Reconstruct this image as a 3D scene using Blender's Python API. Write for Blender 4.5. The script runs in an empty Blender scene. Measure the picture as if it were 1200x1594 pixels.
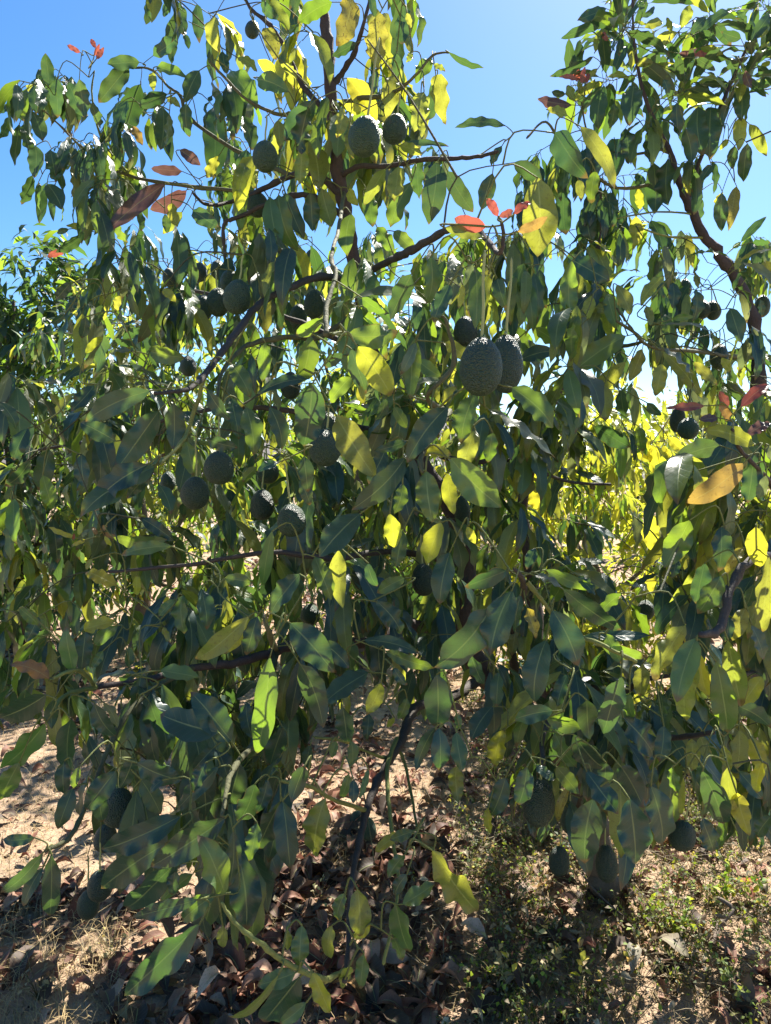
import bpy, math, random
import numpy as np
from mathutils import Vector, noise

random.seed(7); rng = np.random.default_rng(7)
scene = bpy.context.scene
col = scene.collection
R = math.radians

# ---------------------------------------------------------------- camera
F = 1160.0; PW, PH = 1200, 1594; CAMZ = 1.6; PITCH = math.atan(57 / F)
cd = bpy.data.cameras.new('camera'); cam = bpy.data.objects.new('camera', cd); col.objects.link(cam)
cam.location = (0, 0, CAMZ); cam.rotation_euler = (R(90) - PITCH, 0, 0)
cd.sensor_fit = 'VERTICAL'; cd.sensor_height = 36; cd.lens = 36 * F / PH
cd.clip_start = 0.05; cd.clip_end = 2000
scene.camera = cam

# ---------------------------------------------------------------- light
SUN_EL, SUN_AZ = 50.0, 28.0            # azimuth: degrees to the right of the view direction (+Y)
w = bpy.data.worlds.new('World'); scene.world = w; w.use_nodes = True
nt = w.node_tree; bg = nt.nodes['Background']
sky = nt.nodes.new('ShaderNodeTexSky'); sky.sky_type = 'NISHITA'; sky.sun_disc = False
sky.sun_elevation = R(SUN_EL); sky.sun_rotation = R(SUN_AZ)
sky.air_density = 1.0; sky.dust_density = 0.6; sky.ozone_density = 3.2; sky.altitude = 300
hs = nt.nodes.new('ShaderNodeHueSaturation'); hs.inputs['Saturation'].default_value = 1.28
nt.links.new(sky.outputs[0], hs.inputs['Color']); nt.links.new(hs.outputs[0], bg.inputs[0]); bg.inputs[1].default_value = 0.070
SUNV = Vector((math.sin(R(SUN_AZ)) * math.cos(R(SUN_EL)), math.cos(R(SUN_AZ)) * math.cos(R(SUN_EL)), math.sin(R(SUN_EL))))
sd = bpy.data.lights.new('sun', 'SUN'); sd.energy = 5.0; sd.angle = R(0.5); sd.color = (1, .94, .84)
so = bpy.data.objects.new('sun', sd); col.objects.link(so); so.rotation_euler = SUNV.to_track_quat('Z', 'Y').to_euler()
scene.view_settings.view_transform = 'Standard'; scene.view_settings.look = 'None'
scene.view_settings.gamma = 1; scene.view_settings.exposure = 1.6
scene.cycles.max_bounces = 8; scene.cycles.transmission_bounces = 6; scene.cycles.diffuse_bounces = 5
scene.cycles.glossy_bounces = 3

# ---------------------------------------------------------------- helpers
SP, CP = math.sin(PITCH), math.cos(PITCH)
def at(px, py, d):
    x = (px - 600) / F; y = -(py - 797) / F
    v = np.array([x, y * SP + CP, y * CP - SP])
    return v * (d / v[1]) + np.array([0, 0, CAMZ])
def proj(p):
    q = p - np.array([0, 0, CAMZ])
    f = q[1] * CP - q[2] * SP; u = q[1] * SP + q[2] * CP
    return 600 + F * q[0] / f, 797 - F * u / f
def ground_at(px, py):
    x = (px - 600) / F; y = -(py - 797) / F
    v = np.array([x, y * SP + CP, y * CP - SP])
    t = -CAMZ / v[2]
    return np.array([v[0] * t, v[1] * t, 0.0])
def nrm(v):
    return v / (np.linalg.norm(v) + 1e-9)
UP = np.array([0, 0, 1.0])

def link(name, data, parent=None, label=None, cat=None, group=None, kind=None):
    o = bpy.data.objects.new(name, data); col.objects.link(o)
    if parent is not None: o.parent = parent
    if label: o['label'] = label
    if cat: o['category'] = cat
    if group: o['group'] = group
    if kind: o['kind'] = kind
    return o

class MB:
    """collects verts, faces, per-vertex uv and two colours, builds ONE mesh"""
    def __init__(s): s.v = []; s.f = []; s.u = []; s.c = []; s.t = []; s.n = 0
    def add(s, v, f, uv, c, t):
        v = np.asarray(v, float); m = len(v)
        s.v.append(v); s.f.append(np.asarray(f, int) + s.n); s.u.append(np.asarray(uv, float))
        s.c.append(np.tile(np.asarray(c, float), (m, 1)) if np.ndim(c) == 1 else np.asarray(c, float))
        s.t.append(np.tile(np.asarray(t, float), (m, 1)) if np.ndim(t) == 1 else np.asarray(t, float))
        s.n += m
    def build(s, name, mat, parent=None, **k):
        if not s.v: return None
        v = np.concatenate(s.v); uv = np.concatenate(s.u); c = np.concatenate(s.c); t = np.concatenate(s.t)
        quads = [f for f in s.f if f.shape[1] == 4]; tris = [f for f in s.f if f.shape[1] == 3]
        idx = []; tot = []
        for grp, k_ in ((quads, 4), (tris, 3)):
            if grp:
                g = np.concatenate(grp); idx.append(g.ravel()); tot.append(np.full(len(g), k_))
        idx = np.concatenate(idx); tot = np.concatenate(tot)
        off = np.asarray(k.pop('origin', (0, 0, 0)), float)
        me = bpy.data.meshes.new(name)
        me.vertices.add(len(v)); me.vertices.foreach_set('co', (v - off).astype(np.float32).ravel())
        me.loops.add(len(idx)); me.loops.foreach_set('vertex_index', idx.astype(np.int32))
        me.polygons.add(len(tot))
        me.polygons.foreach_set('loop_start', np.concatenate([[0], np.cumsum(tot)[:-1]]).astype(np.int32))
        me.polygons.foreach_set('loop_total', tot.astype(np.int32))
        me.update(calc_edges=True)
        me.polygons.foreach_set('use_smooth', np.ones(len(tot), bool))
        for nm, arr in (('tint', c), ('thru', t)):
            a = me.attributes.new(nm, 'FLOAT_COLOR', 'POINT')
            aa = np.ones((len(v), 4), np.float32); aa[:, :arr.shape[1]] = arr
            a.data.foreach_set('color', aa.ravel())
        a = me.attributes.new('leafuv', 'FLOAT2', 'POINT'); a.data.foreach_set('vector', uv.astype(np.float32).ravel())
        me.materials.append(mat); me.validate()
        return link(name, me, parent, **k)

# leaf blade -----------------------------------------------------------
PROF_S = np.array([0, .04, .12, .25, .4, .55, .7, .83, .92, .97, 1.0])
PROF_H = np.array([.05, .24, .60, .88, 1.0, 1.0, .88, .62, .36, .17, .01])
def grid_faces(nl, nw):
    i, j = np.meshgrid(np.arange(nl - 1), np.arange(nw - 1), indexing='ij')
    a = (i * nw + j).ravel()
    return np.stack([a, a + 1, a + nw + 1, a + nw], 1)
_GF = {}
def leaf(mb, P0, P1, n, width, c, t, bend=.10, fold=.12, wave=.06, nl=9, nw=5, spots=0., twist=0., side_bend=0.):
    ax = P1 - P0; L = np.linalg.norm(ax); ax = ax / L
    n = n - ax * np.dot(n, ax); n = nrm(n); sd_ = np.cross(ax, n)
    s = np.linspace(0, 1, nl); s = s ** .9
    tt = np.linspace(-1, 1, nw)
    ctrl = n * bend * L + sd_ * side_bend * L
    cen = P0 + np.outer(s, P1 - P0) + np.outer(4 * s * (1 - s), ctrl)
    h = np.interp(s, PROF_S, PROF_H) * width * .5
    ph = random.uniform(0, 6.28); fr = random.uniform(2.2, 4.0)
    ang = twist * (s - .3)
    S = np.outer(np.cos(ang), sd_) + np.outer(np.sin(ang), n)
    N = np.outer(-np.sin(ang), sd_) + np.outer(np.cos(ang), n)
    wv = np.sin(s * 6.28 * fr + ph) + .4 * np.sin(s * 15.7 * fr / 2 + ph * 2)
    wv2 = np.sin(s * 6.28 * fr * .8 + ph * 3) + .4 * np.sin(s * 19 + ph)
    WV = np.where(tt[None, :] < 0, wv2[:, None], wv[:, None])
    asym = 1 + .06 * np.sin(s * 9 + ph) + .03 * np.sin(s * 22 + 2 * ph)
    hook = random.uniform(-.02, .16) * L * np.clip(s - .6, 0, 1) ** 2 * 4
    cen = cen - np.outer(hook, n)
    V = cen[:, None, :] + S[:, None, :] * (h * asym)[:, None, None] * tt[None, :, None] \
        + N[:, None, :] * (fold * h[:, None] * (np.abs(tt)[None, :] ** 1.3) + wave * width * WV * (tt ** 2)[None, :] * np.minimum(1, h / (h.max() * .4))[:, None])[:, :, None]
    key = (nl, nw)
    if key not in _GF: _GF[key] = grid_faces(nl, nw)
    U = np.stack([np.broadcast_to((tt + 1) / 2, (nl, nw)), np.broadcast_to(s[:, None], (nl, nw))], 2).reshape(-1, 2)
    c4 = np.array([c[0], c[1], c[2], spots])
    mb.add(V.reshape(-1, 3), _GF[key], U, c4, t)

def tube(mb, pts, rad, c=(.1, .08, .06), sides=6, wob=0., t=(0, 0, 0)):
    pts = np.asarray(pts, float); n = len(pts)
    rad = np.broadcast_to(np.asarray(rad, float), (n,)).copy()
    tan = np.gradient(pts, axis=0); tan /= (np.linalg.norm(tan, axis=1)[:, None] + 1e-9)
    ref = np.array([.3, .9, .2]) if abs(tan[0][1]) < .8 else np.array([1., 0, 0])
    a = nrm(np.cross(tan[0], ref)); V = []
    an = np.linspace(0, 2 * math.pi, sides, endpoint=False)
    for i in range(n):
        a = nrm(a - tan[i] * np.dot(a, tan[i])); b = np.cross(tan[i], a)
        rr = rad[i] * (1 + wob * rng.uniform(-1, 1, sides))
        V.append(pts[i] + np.outer(np.cos(an) * rr, a) + np.outer(np.sin(an) * rr, b))
    V.append(pts[-1:] + tan[-1] * rad[-1]); V = np.concatenate(V)
    f = []
    for i in range(n - 1):
        for j in range(sides):
            k = (j + 1) % sides
            f.append((i * sides + j, i * sides + k, (i + 1) * sides + k, (i + 1) * sides + j))
    tip = n * sides
    f3 = [((n - 1) * sides + j, (n - 1) * sides + (j + 1) % sides, tip) for j in range(sides)]
    uv = np.zeros((len(V), 2)); uv[:, 0] = .5; uv[:, 1] = -.2
    base = mb.n
    cc = np.array([c[0], c[1], c[2], 0.])
    mb.add(V, f, uv, cc, t)
    mb.f.append(np.asarray(f3, int) + base)

def smooth(pts, per=5):
    pts = np.asarray(pts, float); out = []
    n = len(pts)
    for i in range(n - 1):
        p0 = pts[max(i - 1, 0)]; p1 = pts[i]; p2 = pts[i + 1]; p3 = pts[min(i + 2, n - 1)]
        for k in range(per):
            u = k / per
            out.append(.5 * ((2 * p1) + (-p0 + p2) * u + (2 * p0 - 5 * p1 + 4 * p2 - p3) * u * u + (-p0 + 3 * p1 - 3 * p2 + p3) * u ** 3))
    out.append(pts[-1]); return np.array(out)

# ---------------------------------------------------------------- materials
def newmat(name):
    m = bpy.data.materials.new(name); m.use_nodes = True; nt = m.node_tree
    for n_ in list(nt.nodes): nt.nodes.remove(n_)
    return m, nt, nt.nodes.new, nt.links.new
def mathn(nt, op, a, b=None, c=None, clamp=False):
    n_ = nt.nodes.new('ShaderNodeMath'); n_.operation = op; n_.use_clamp = clamp
    for i, x in enumerate((a, b, c)):
        if x is None: continue
        if isinstance(x, (int, float)): n_.inputs[i].default_value = x
        else: nt.links.new(x, n_.inputs[i])
    return n_.outputs[0]
def mixc(nt, fac, a, b, blend='MIX'):
    n_ = nt.nodes.new('ShaderNodeMix'); n_.data_type = 'RGBA'; n_.blend_type = blend
    for s_, x in ((n_.inputs[0], fac), (n_.inputs[6], a), (n_.inputs[7], b)):
        if isinstance(x, (int, float)): s_.default_value = x
        elif isinstance(x, tuple): s_.default_value = (*x[:3], 1)
        else: nt.links.new(x, s_)
    return n_.outputs[2]
def attr(nt, name):
    n_ = nt.nodes.new('ShaderNodeAttribute'); n_.attribute_name = name; return n_
def noise_t(nt, scale, detail=3, rough=.6, vec=None):
    n_ = nt.nodes.new('ShaderNodeTexNoise'); n_.inputs['Scale'].default_value = scale
    n_.inputs['Detail'].default_value = detail; n_.inputs['Roughness'].default_value = rough
    if vec is None:
        g = nt.nodes.new('ShaderNodeNewGeometry'); vec = g.outputs['Position']
    nt.links.new(vec, n_.inputs['Vector']); return n_.outputs['Fac']
def ramp(nt, x, lo, hi):
    n_ = nt.nodes.new('ShaderNodeMapRange'); n_.interpolation_type = 'SMOOTHSTEP'
    nt.links.new(x, n_.inputs[0]); n_.inputs[1].default_value = lo; n_.inputs[2].default_value = hi; return n_.outputs[0]

def leaf_material(name, rough=.36, trans=.5, veins=True, spec=.5):
    m, nt, N, L = newmat(name)
    ti = attr(nt, 'tint'); th = attr(nt, 'thru'); uv = attr(nt, 'leafuv')
    out = N('ShaderNodeOutputMaterial'); pb = N('ShaderNodeBsdfPrincipled'); tr = N('ShaderNodeBsdfTranslucent'); mx = N('ShaderNodeMixShader')
    sx = N('ShaderNodeSeparateXYZ'); L(uv.outputs['Vector'], sx.inputs[0])
    u = mathn(nt, 'MULTIPLY', mathn(nt, 'ABSOLUTE', mathn(nt, 'SUBTRACT', sx.outputs[0], .5)), 2.)
    v = sx.outputs[1]
    nz = noise_t(nt, 45, 3); nb = noise_t(nt, 9, 2)
    colr = mixc(nt, 1., ti.outputs['Color'], mixc(nt, ramp(nt, nb, .3, .7), (.72, .78, .74), (1.2, 1.18, 1.1)), 'MULTIPLY')
    colr = mixc(nt, mathn(nt, 'MULTIPLY', ramp(nt, nz, .35, .75), .35), colr, mixc(nt, 1., colr, (1.6, 1.5, 1.5), 'MULTIPLY'))
    tcol = th.outputs['Color']
    if veins:
        mid = mathn(nt, 'SUBTRACT', 1., ramp(nt, u, .02, .075))
        d = mathn(nt, 'SUBTRACT', v, mathn(nt, 'MULTIPLY', mathn(nt, 'POWER', u, .8), .17))
        fr = mathn(nt, 'ABSOLUTE', mathn(nt, 'SUBTRACT', mathn(nt, 'FRACT', mathn(nt, 'MULTIPLY', d, 9.)), .5))
        sv = mathn(nt, 'MULTIPLY', ramp(nt, fr, .42, .5), .55)
        vein = mathn(nt, 'MAXIMUM', mid, sv)
        colr = mixc(nt, mathn(nt, 'ADD', mathn(nt, 'MULTIPLY', mid, .85), mathn(nt, 'MULTIPLY', sv, .35)), colr, mixc(nt, .6, colr, (.36, .42, .16)))
        tcol = mixc(nt, mathn(nt, 'MULTIPLY', sv, .8), tcol, mixc(nt, 1., tcol, (.55, .6, .6), 'MULTIPLY'))
        bp = N('ShaderNodeBump'); bp.inputs['Strength'].default_value = .4; bp.inputs['Distance'].default_value = .0012
        hgt = mathn(nt, 'SUBTRACT', mathn(nt, 'ADD', mathn(nt, 'MULTIPLY', nz, .8), mathn(nt, 'MULTIPLY', noise_t(nt, 28, 2), 3.)), vein)
        L(hgt, bp.inputs['Height']); L(bp.outputs[0], pb.inputs['Normal'])
    edge = mathn(nt, 'MULTIPLY', ramp(nt, mathn(nt, 'ADD', mathn(nt, 'MAXIMUM', v, mathn(nt, 'MULTIPLY', u, .93)), mathn(nt, 'MULTIPLY', nb, .35)), 1.08, 1.16), .8)
    colr = mixc(nt, edge, colr, (.13, .08, .035)); tcol = mixc(nt, edge, tcol, (.22, .12, .03))
    sp = mathn(nt, 'MULTIPLY', ramp(nt, noise_t(nt, 160, 3, .7), .56, .64), mathn(nt, 'ADD', ti.outputs['Alpha'], .12, clamp=True))
    colr = mixc(nt, sp, colr, (.09, .05, .02)); tcol = mixc(nt, sp, tcol, (.10, .05, .01))
    L(colr, pb.inputs['Base Color']); L(tcol, tr.inputs['Color'])
    L(mathn(nt, 'ADD', rough - .08, mathn(nt, 'MULTIPLY', nz, .2)), pb.inputs['Roughness'])
    pb.inputs['Specular IOR Level'].default_value = spec
    mx.inputs[0].default_value = trans
    L(pb.outputs[0], mx.inputs[1]); L(tr.outputs[0], mx.inputs[2]); L(mx.outputs[0], out.inputs[0])
    return m

def plain_material(name, rough=.8, spec=.3, bump=.4, scale=60, var=.5):
    m, nt, N, L = newmat(name)
    ti = attr(nt, 'tint'); out = N('ShaderNodeOutputMaterial'); pb = N('ShaderNodeBsdfPrincipled')
    nz = noise_t(nt, scale, 5, .7); n2 = noise_t(nt, scale * .15, 3)
    f = mathn(nt, 'ADD', mathn(nt, 'MULTIPLY', nz, var), mathn(nt, 'MULTIPLY', n2, var))
    f = mathn(nt, 'ADD', f, 1 - var)
    comb = N('ShaderNodeCombineColor')
    for i in range(3): L(f, comb.inputs[i])
    L(mixc(nt, 1., ti.outputs['Color'], comb.outputs[0], 'MULTIPLY'), pb.inputs['Base Color'])
    pb.inputs['Roughness'].default_value = rough; pb.inputs['Specular IOR Level'].default_value = spec
    bp = N('ShaderNodeBump'); bp.inputs['Strength'].default_value = bump; bp.inputs['Distance'].default_value = .004
    L(nz, bp.inputs['Height']); L(bp.outputs[0], pb.inputs['Normal']); L(pb.outputs[0], out.inputs[0])
    return m

M_leaf = leaf_material('avocado leaf', rough=.34, trans=.38, spec=.7)
M_leaf_far = leaf_material('distant leaf', veins=False, trans=.5, rough=.45)
M_litter = leaf_material('fallen leaf', rough=.6, trans=.12, spec=.3)
M_grass = leaf_material('grass blade', rough=.6, trans=.25, veins=False, spec=.3)
M_bark = plain_material('bark', .75, .35, 1., 130, .9)
M_stem = plain_material('fruit stalk', .55, .4, .2, 200, .3)

def fruit_material():
    m, nt, N, L = newmat('avocado skin')
    out = N('ShaderNodeOutputMaterial'); pb = N('ShaderNodeBsdfPrincipled')
    tc = N('ShaderNodeTexCoord'); vo = N('ShaderNodeTexVoronoi'); vo.inputs['Scale'].default_value = 40
    vo.feature = 'SMOOTH_F1'; L(tc.outputs['Object'], vo.inputs['Vector'])
    nz = noise_t(nt, 9, 4, .6, tc.outputs['Object'])
    h = mathn(nt, 'SUBTRACT', mathn(nt, 'MULTIPLY', nz, .8), vo.outputs['Distance'])
    colr = mixc(nt, ramp(nt, vo.outputs['Distance'], .1, .6), (.027, .066, .038), (.016, .040, .024))
    colr = mixc(nt, mathn(nt, 'MULTIPLY', ramp(nt, nz, .5, .75), .5), colr, (.06, .10, .03))
    oi = N('ShaderNodeObjectInfo')
    colr = mixc(nt, oi.outputs['Random'], mixc(nt, 1., colr, (.75, .75, .85), 'MULTIPLY'), mixc(nt, 1., colr, (1.35, 1.3, 1.05), 'MULTIPLY'))
    colr = mixc(nt, mathn(nt, 'MULTIPLY', ramp(nt, noise_t(nt, 3.2, 4, .7, tc.outputs['Object']), .6, .68), .45), colr, (.11, .09, .05))
    L(colr, pb.inputs['Base Color']); L(mathn(nt, 'ADD', .34, mathn(nt, 'MULTIPLY', nz, .25)), pb.inputs['Roughness'])
    pb.inputs['Specular IOR Level'].default_value = .55
    bp = N('ShaderNodeBump'); bp.inputs['Strength'].default_value = .6; bp.inputs['Distance'].default_value = .010
    L(h, bp.inputs['Height']); L(bp.outputs[0], pb.inputs['Normal']); L(pb.outputs[0], out.inputs[0])
    return m
M_fruit = fruit_material()

def ground_material():
    m, nt, N, L = newmat('dry soil')
    out = N('ShaderNodeOutputMaterial'); pb = N('ShaderNodeBsdfPrincipled')
    a = noise_t(nt, 1.3, 4); b = noise_t(nt, 14, 5, .7); c = noise_t(nt, 90, 4, .7)
    colr = mixc(nt, ramp(nt, a, .35, .65), (.37, .26, .175), (.45, .325, .22))
    colr = mixc(nt, ramp(nt, b, .4, .7), colr, (.24, .165, .10))
    colr = mixc(nt, mathn(nt, 'MULTIPLY', ramp(nt, c, .5, .8), .6), colr, (.46, .36, .25))
    L(colr, pb.inputs['Base Color']); pb.inputs['Roughness'].default_value = .95; pb.inputs['Specular IOR Level'].default_value = .1
    bp = N('ShaderNodeBump'); bp.inputs['Strength'].default_value = .9; bp.inputs['Distance'].default_value = .02
    L(mathn(nt, 'ADD', b, mathn(nt, 'MULTIPLY', c, .5)), bp.inputs['Height']); L(bp.outputs[0], pb.inputs['Normal'])
    L(pb.outputs[0], out.inputs[0]); return m

# ---------------------------------------------------------------- ground and far hill
def gz(x, y):
    r = math.hypot(x, y - 2)
    return .03 * noise.noise(Vector((x * 1.1, y * 1.1, 0))) + .012 * noise.noise(Vector((x * 5, y * 5, 3))) * (1 if r < 15 else 0)
def make_ground():
    n = 220; k = np.linspace(-1, 1, n); g = np.sinh(k * 6.2) / math.sinh(6.2) * 600
    V = [(x, y + 3, gz(x, y + 3)) for x in g for y in g]
    mb = MB(); mb.add(V, grid_faces(n, n)[:, ::-1], np.zeros((n * n, 2)), (1, 1, 1), (0, 0, 0))
    mb.build('ground', ground_material(), kind='structure')
make_ground()
def make_hill():
    mb = MB(); n = 60; V = []
    for i in range(n):
        x = -500 + i * 17
        for j in range(12):
            y = 330 + j * 14; u = j / 11
            hgt = math.sin(u * math.pi) * (22 + 14 * noise.noise(Vector((x * .012, 1.3, 0))) + 6 * noise.noise(Vector((x * .05, y * .03, 5))))
            V.append((x, y, hgt - 1))
    mb.add(V, grid_faces(n, 12)[:, ::-1], np.zeros((len(V), 2)), (.17, .15, .14), (0, 0, 0))
    mb.build('hills', plain_material('hill scrub', .9, .1, .5, .15, .5), kind='structure')
make_hill()

# ---------------------------------------------------------------- leaf colours
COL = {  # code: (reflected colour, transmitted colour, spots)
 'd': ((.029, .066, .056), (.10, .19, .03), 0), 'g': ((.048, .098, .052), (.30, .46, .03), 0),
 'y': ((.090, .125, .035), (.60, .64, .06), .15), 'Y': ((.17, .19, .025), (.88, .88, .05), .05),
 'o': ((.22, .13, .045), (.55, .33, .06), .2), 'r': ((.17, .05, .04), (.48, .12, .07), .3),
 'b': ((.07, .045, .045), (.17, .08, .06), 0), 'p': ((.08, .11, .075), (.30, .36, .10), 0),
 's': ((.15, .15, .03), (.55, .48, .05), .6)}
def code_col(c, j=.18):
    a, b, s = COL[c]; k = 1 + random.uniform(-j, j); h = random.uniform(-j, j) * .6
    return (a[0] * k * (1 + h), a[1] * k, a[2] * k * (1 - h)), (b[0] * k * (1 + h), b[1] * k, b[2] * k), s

# ---------------------------------------------------------------- tree skeletons (px, py, distance, radius in mm)
T1 = {
 'trunk': [(946,1446,2.72,75),(942,1405,2.72,60),(935,1340,2.7,54),(915,1260,2.68,50),(870,1160,2.65,47),(800,1090,2.6,43),(750,1050,2.55,40)],
 'leader': [(750,1050,2.55,39),(718,965,2.5,35),(728,880,2.5,31),(700,790,2.45,28),(640,690,2.4,26),(585,560,2.35,24),(560,450,2.3,22),(545,370,2.25,20),(528,280,2.2,19),(518,180,2.2,17),(510,90,2.2,16),(505,15,2.2,14),(498,-80,2.2,11),(490,-200,2.2,6)],
 'a': [(880,1180,2.65,34),(840,1020,2.9,30),(826,880,3.0,26),(815,780,3.0,22),(850,650,3.0,18),(900,540,3.0,14),(930,420,3.0,10),(935,300,3.,6)],
 'b': [(718,970,2.5,24),(680,976,2.5,22),(630,973,2.3,18),(570,998,2.1,15),(500,1000,1.95,14),(430,1010,1.85,12),(370,1028,1.75,10),(300,1040,1.65,8),(240,1052,1.6,7),(150,1070,1.5,5)],
 'c': [(745,1058,2.5,20),(700,1085,2.2,18),(650,1105,2.0,16),(622,1145,1.85,14),(598,1190,1.7,12),(580,1235,1.6,11),(570,1285,1.5,9),(555,1340,1.4,8),(546,1400,1.3,6),(540,1470,1.2,5),(536,1527,1.1,5)],
 'c6': [(537,1510,1.13,4),(520,1526,1.08,4.5),(500,1522,1.05,4.4),(455,1500,1.02,4),(400,1468,1.0,3.6),(355,1435,1.0,3),(345,1405,1.0,2)],
 'c2': [(618,1150,1.84,6),(605,1200,1.65,5),(612,1290,1.5,4),(618,1370,1.4,3.5),(606,1430,1.3,3),(597,1500,1.25,3)],
 'c3': [(612,1160,1.8,4),(630,1185,1.8,4),(643,1240,1.7,3),(655,1305,1.5,3),(675,1322,1.3,3)],
 'c4': [(600,1180,1.72,4),(570,1168,1.6,3),(530,1155,1.5,3),(490,1148,1.45,2.5)],
 'c5': [(572,1262,1.55,5),(520,1240,1.4,4),(480,1230,1.3,3.5),(438,1215,1.25,3)],
 'd': [(640,690,2.4,11),(665,665,1.9,8),(700,640,1.5,6),(668,615,1.3,4),(705,575,1.3,4),(695,500,1.3,3),(687,492,1.3,2)],
 'd2': [(700,640,1.5,6),(670,690,1.25,5),(655,712,1.18,4),(658,735,1.15,3)],
 'e': [(560,430,2.3,13),(610,405,2.0,12),(645,385,1.8,11),(690,358,1.6,9),(730,352,1.45,8),(765,375,1.35,6),(777,395,1.25,5),(779,365,1.23,4),(780,345,1.22,3)],
 'f': [(556,440,2.3,14),(500,432,2.1,12),(440,455,1.95,11),(400,475,1.85,10),(370,510,1.7,10),(345,545,1.6,9),(320,580,1.5,8),(295,605,1.4,6),(270,612,1.35,4),(240,612,1.3,3)],
 'f2': [(565,480,2.3,9),(500,522,2.1,8),(460,528,1.9,7),(410,530,1.8,6),(370,548,1.7,5),(345,590,1.6,4),(340,640,1.5,3)],
 'f3': [(320,580,1.5,5),(290,660,1.5,4),(280,690,1.45,4),(250,722,1.4,3)],
 'f4': [(535,300,2.2,6),(528,350,1.8,4.5),(517,400,1.5,4.5),(519,430,1.42,4),(511,470,1.35,4.5),(508,520,1.28,5)],
 'g': [(532,305,2.2,11),(490,272,2.2,10),(455,273,2.25,9),(400,300,2.3,8),(360,315,2.3,6),(325,318,2.2,5),(300,300,2.1,3)],
 'g2': [(538,340,2.2,9),(480,305,2.2,8),(430,310,2.2,7),(370,340,2.2,6),(350,348,2.2,5),(350,400,2.2,4)],
 'g3': [(519,200,2.2,8),(470,185,2.2,6),(425,175,2.2,5),(380,155,2.2,4),(350,125,2.2,4),(325,95,2.2,3)],
 'g4': [(455,273,2.25,7),(380,240,2.4,6),(300,190,2.5,6),(280,150,2.5,5),(260,135,2.5,4),(235,107,2.5,4),(200,106,2.5,2)],
 'g5': [(400,300,2.3,6),(300,290,2.4,6),(200,270,2.5,5),(130,230,2.5,4),(90,190,2.5,3),(60,165,2.5,2)],
 'g6': [(200,270,2.5,4),(160,220,2.5,4),(146,150,2.5,3),(147,110,2.5,2)],
 'h': [(528,275,2.2,10),(562,262,2.15,9),(600,258,2.1,8),(650,248,2.05,8),(700,247,2.0,7),(745,241,1.95,6),(775,236,1.9,5)],
 'h2': [(518,132,2.2,9),(535,115,2.2,8),(555,75,2.15,7),(572,35,2.1,5),(580,-20,2.1,4)],
 'h3': [(520,165,2.2,7),(560,155,2.1,7),(600,148,2.05,6),(635,122,2,4),(672,82,2,3),(700,82,2,2)],
 'i': [(519,185,2.25,10),(470,130,2.3,10),(447,80,2.3,9),(420,38,2.3,8),(390,10,2.3,6),(370,-30,2.3,5)],
 'i2': [(500,-60,2.2,7),(400,-90,2.3,6),(300,-60,2.4,5),(260,-10,2.4,3)],
 'j': [(800,1090,2.6,16),(800,970,2.1,11),(815,925,1.6,7),(820,905,1.3,5),(800,885,1.25,3)],
 'j2': [(840,1020,2.9,14),(900,1060,2.3,9),(960,1080,1.8,7),(1000,1060,1.5,5),(1060,1050,1.35,4)],
 'j3': [(880,1180,2.65,14),(940,1140,2.2,10),(1000,1150,1.7,7),(1060,1150,1.4,5),(1110,1140,1.3,4)],
 'j4': [(860,1145,2.6,12),(850,1120,2,8),(845,1150,1.5,5),(846,1190,1.3,4)],
 'j5': [(820,905,1.3,4),(880,980,1.35,4),(930,1005,1.3,4),(990,1030,1.3,3)],
 'k': [(430,1010,1.85,7),(425,1005,1.5,6),(415,990,1.3,5),(410,960,1.28,3)],
 'k2': [(430,1010,1.85,9),(420,1080,1.6,7),(390,1150,1.4,6),(365,1190,1.25,5),(345,1270,1.15,3)],
 'k3': [(300,1040,1.65,6),(230,1080,1.5,5),(180,1130,1.4,5),(150,1230,1.3,4),(110,1295,1.2,4),(70,1325,1.15,3)],
 'k4': [(150,1070,1.5,5),(110,1080,1.4,4),(80,1110,1.3,3)],
 'k5': [(150,1070,1.5,4),(120,1045,1.4,4),(85,1055,1.35,3)],
 'm': [(900,540,3,8),(960,540,2.6,7),(1000,530,2.3,5),(960,500,2.1,4)],
 'n': [(728,880,2.5,12),(620,860,2.2,9),(520,870,1.9,8),(420,860,1.8,6),(300,880,1.9,5),(170,890,2.0,4)],
 'n2': [(640,690,2.4,12),(540,660,2.2,9),(430,640,2.1,8),(300,640,2.2,6),(160,680,2.3,5),(60,700,2.3,4)],
 'n3': [(585,560,2.35,12),(470,500,2.6,9),(330,460,2.8,7),(220,450,2.9,5),(150,440,2.9,4)],
 'n4': [(640,690,2.4,9),(720,720,2.2,8),(800,720,2.2,6),(880,748,2.4,5),(950,754,2.5,4)],
}
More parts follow.
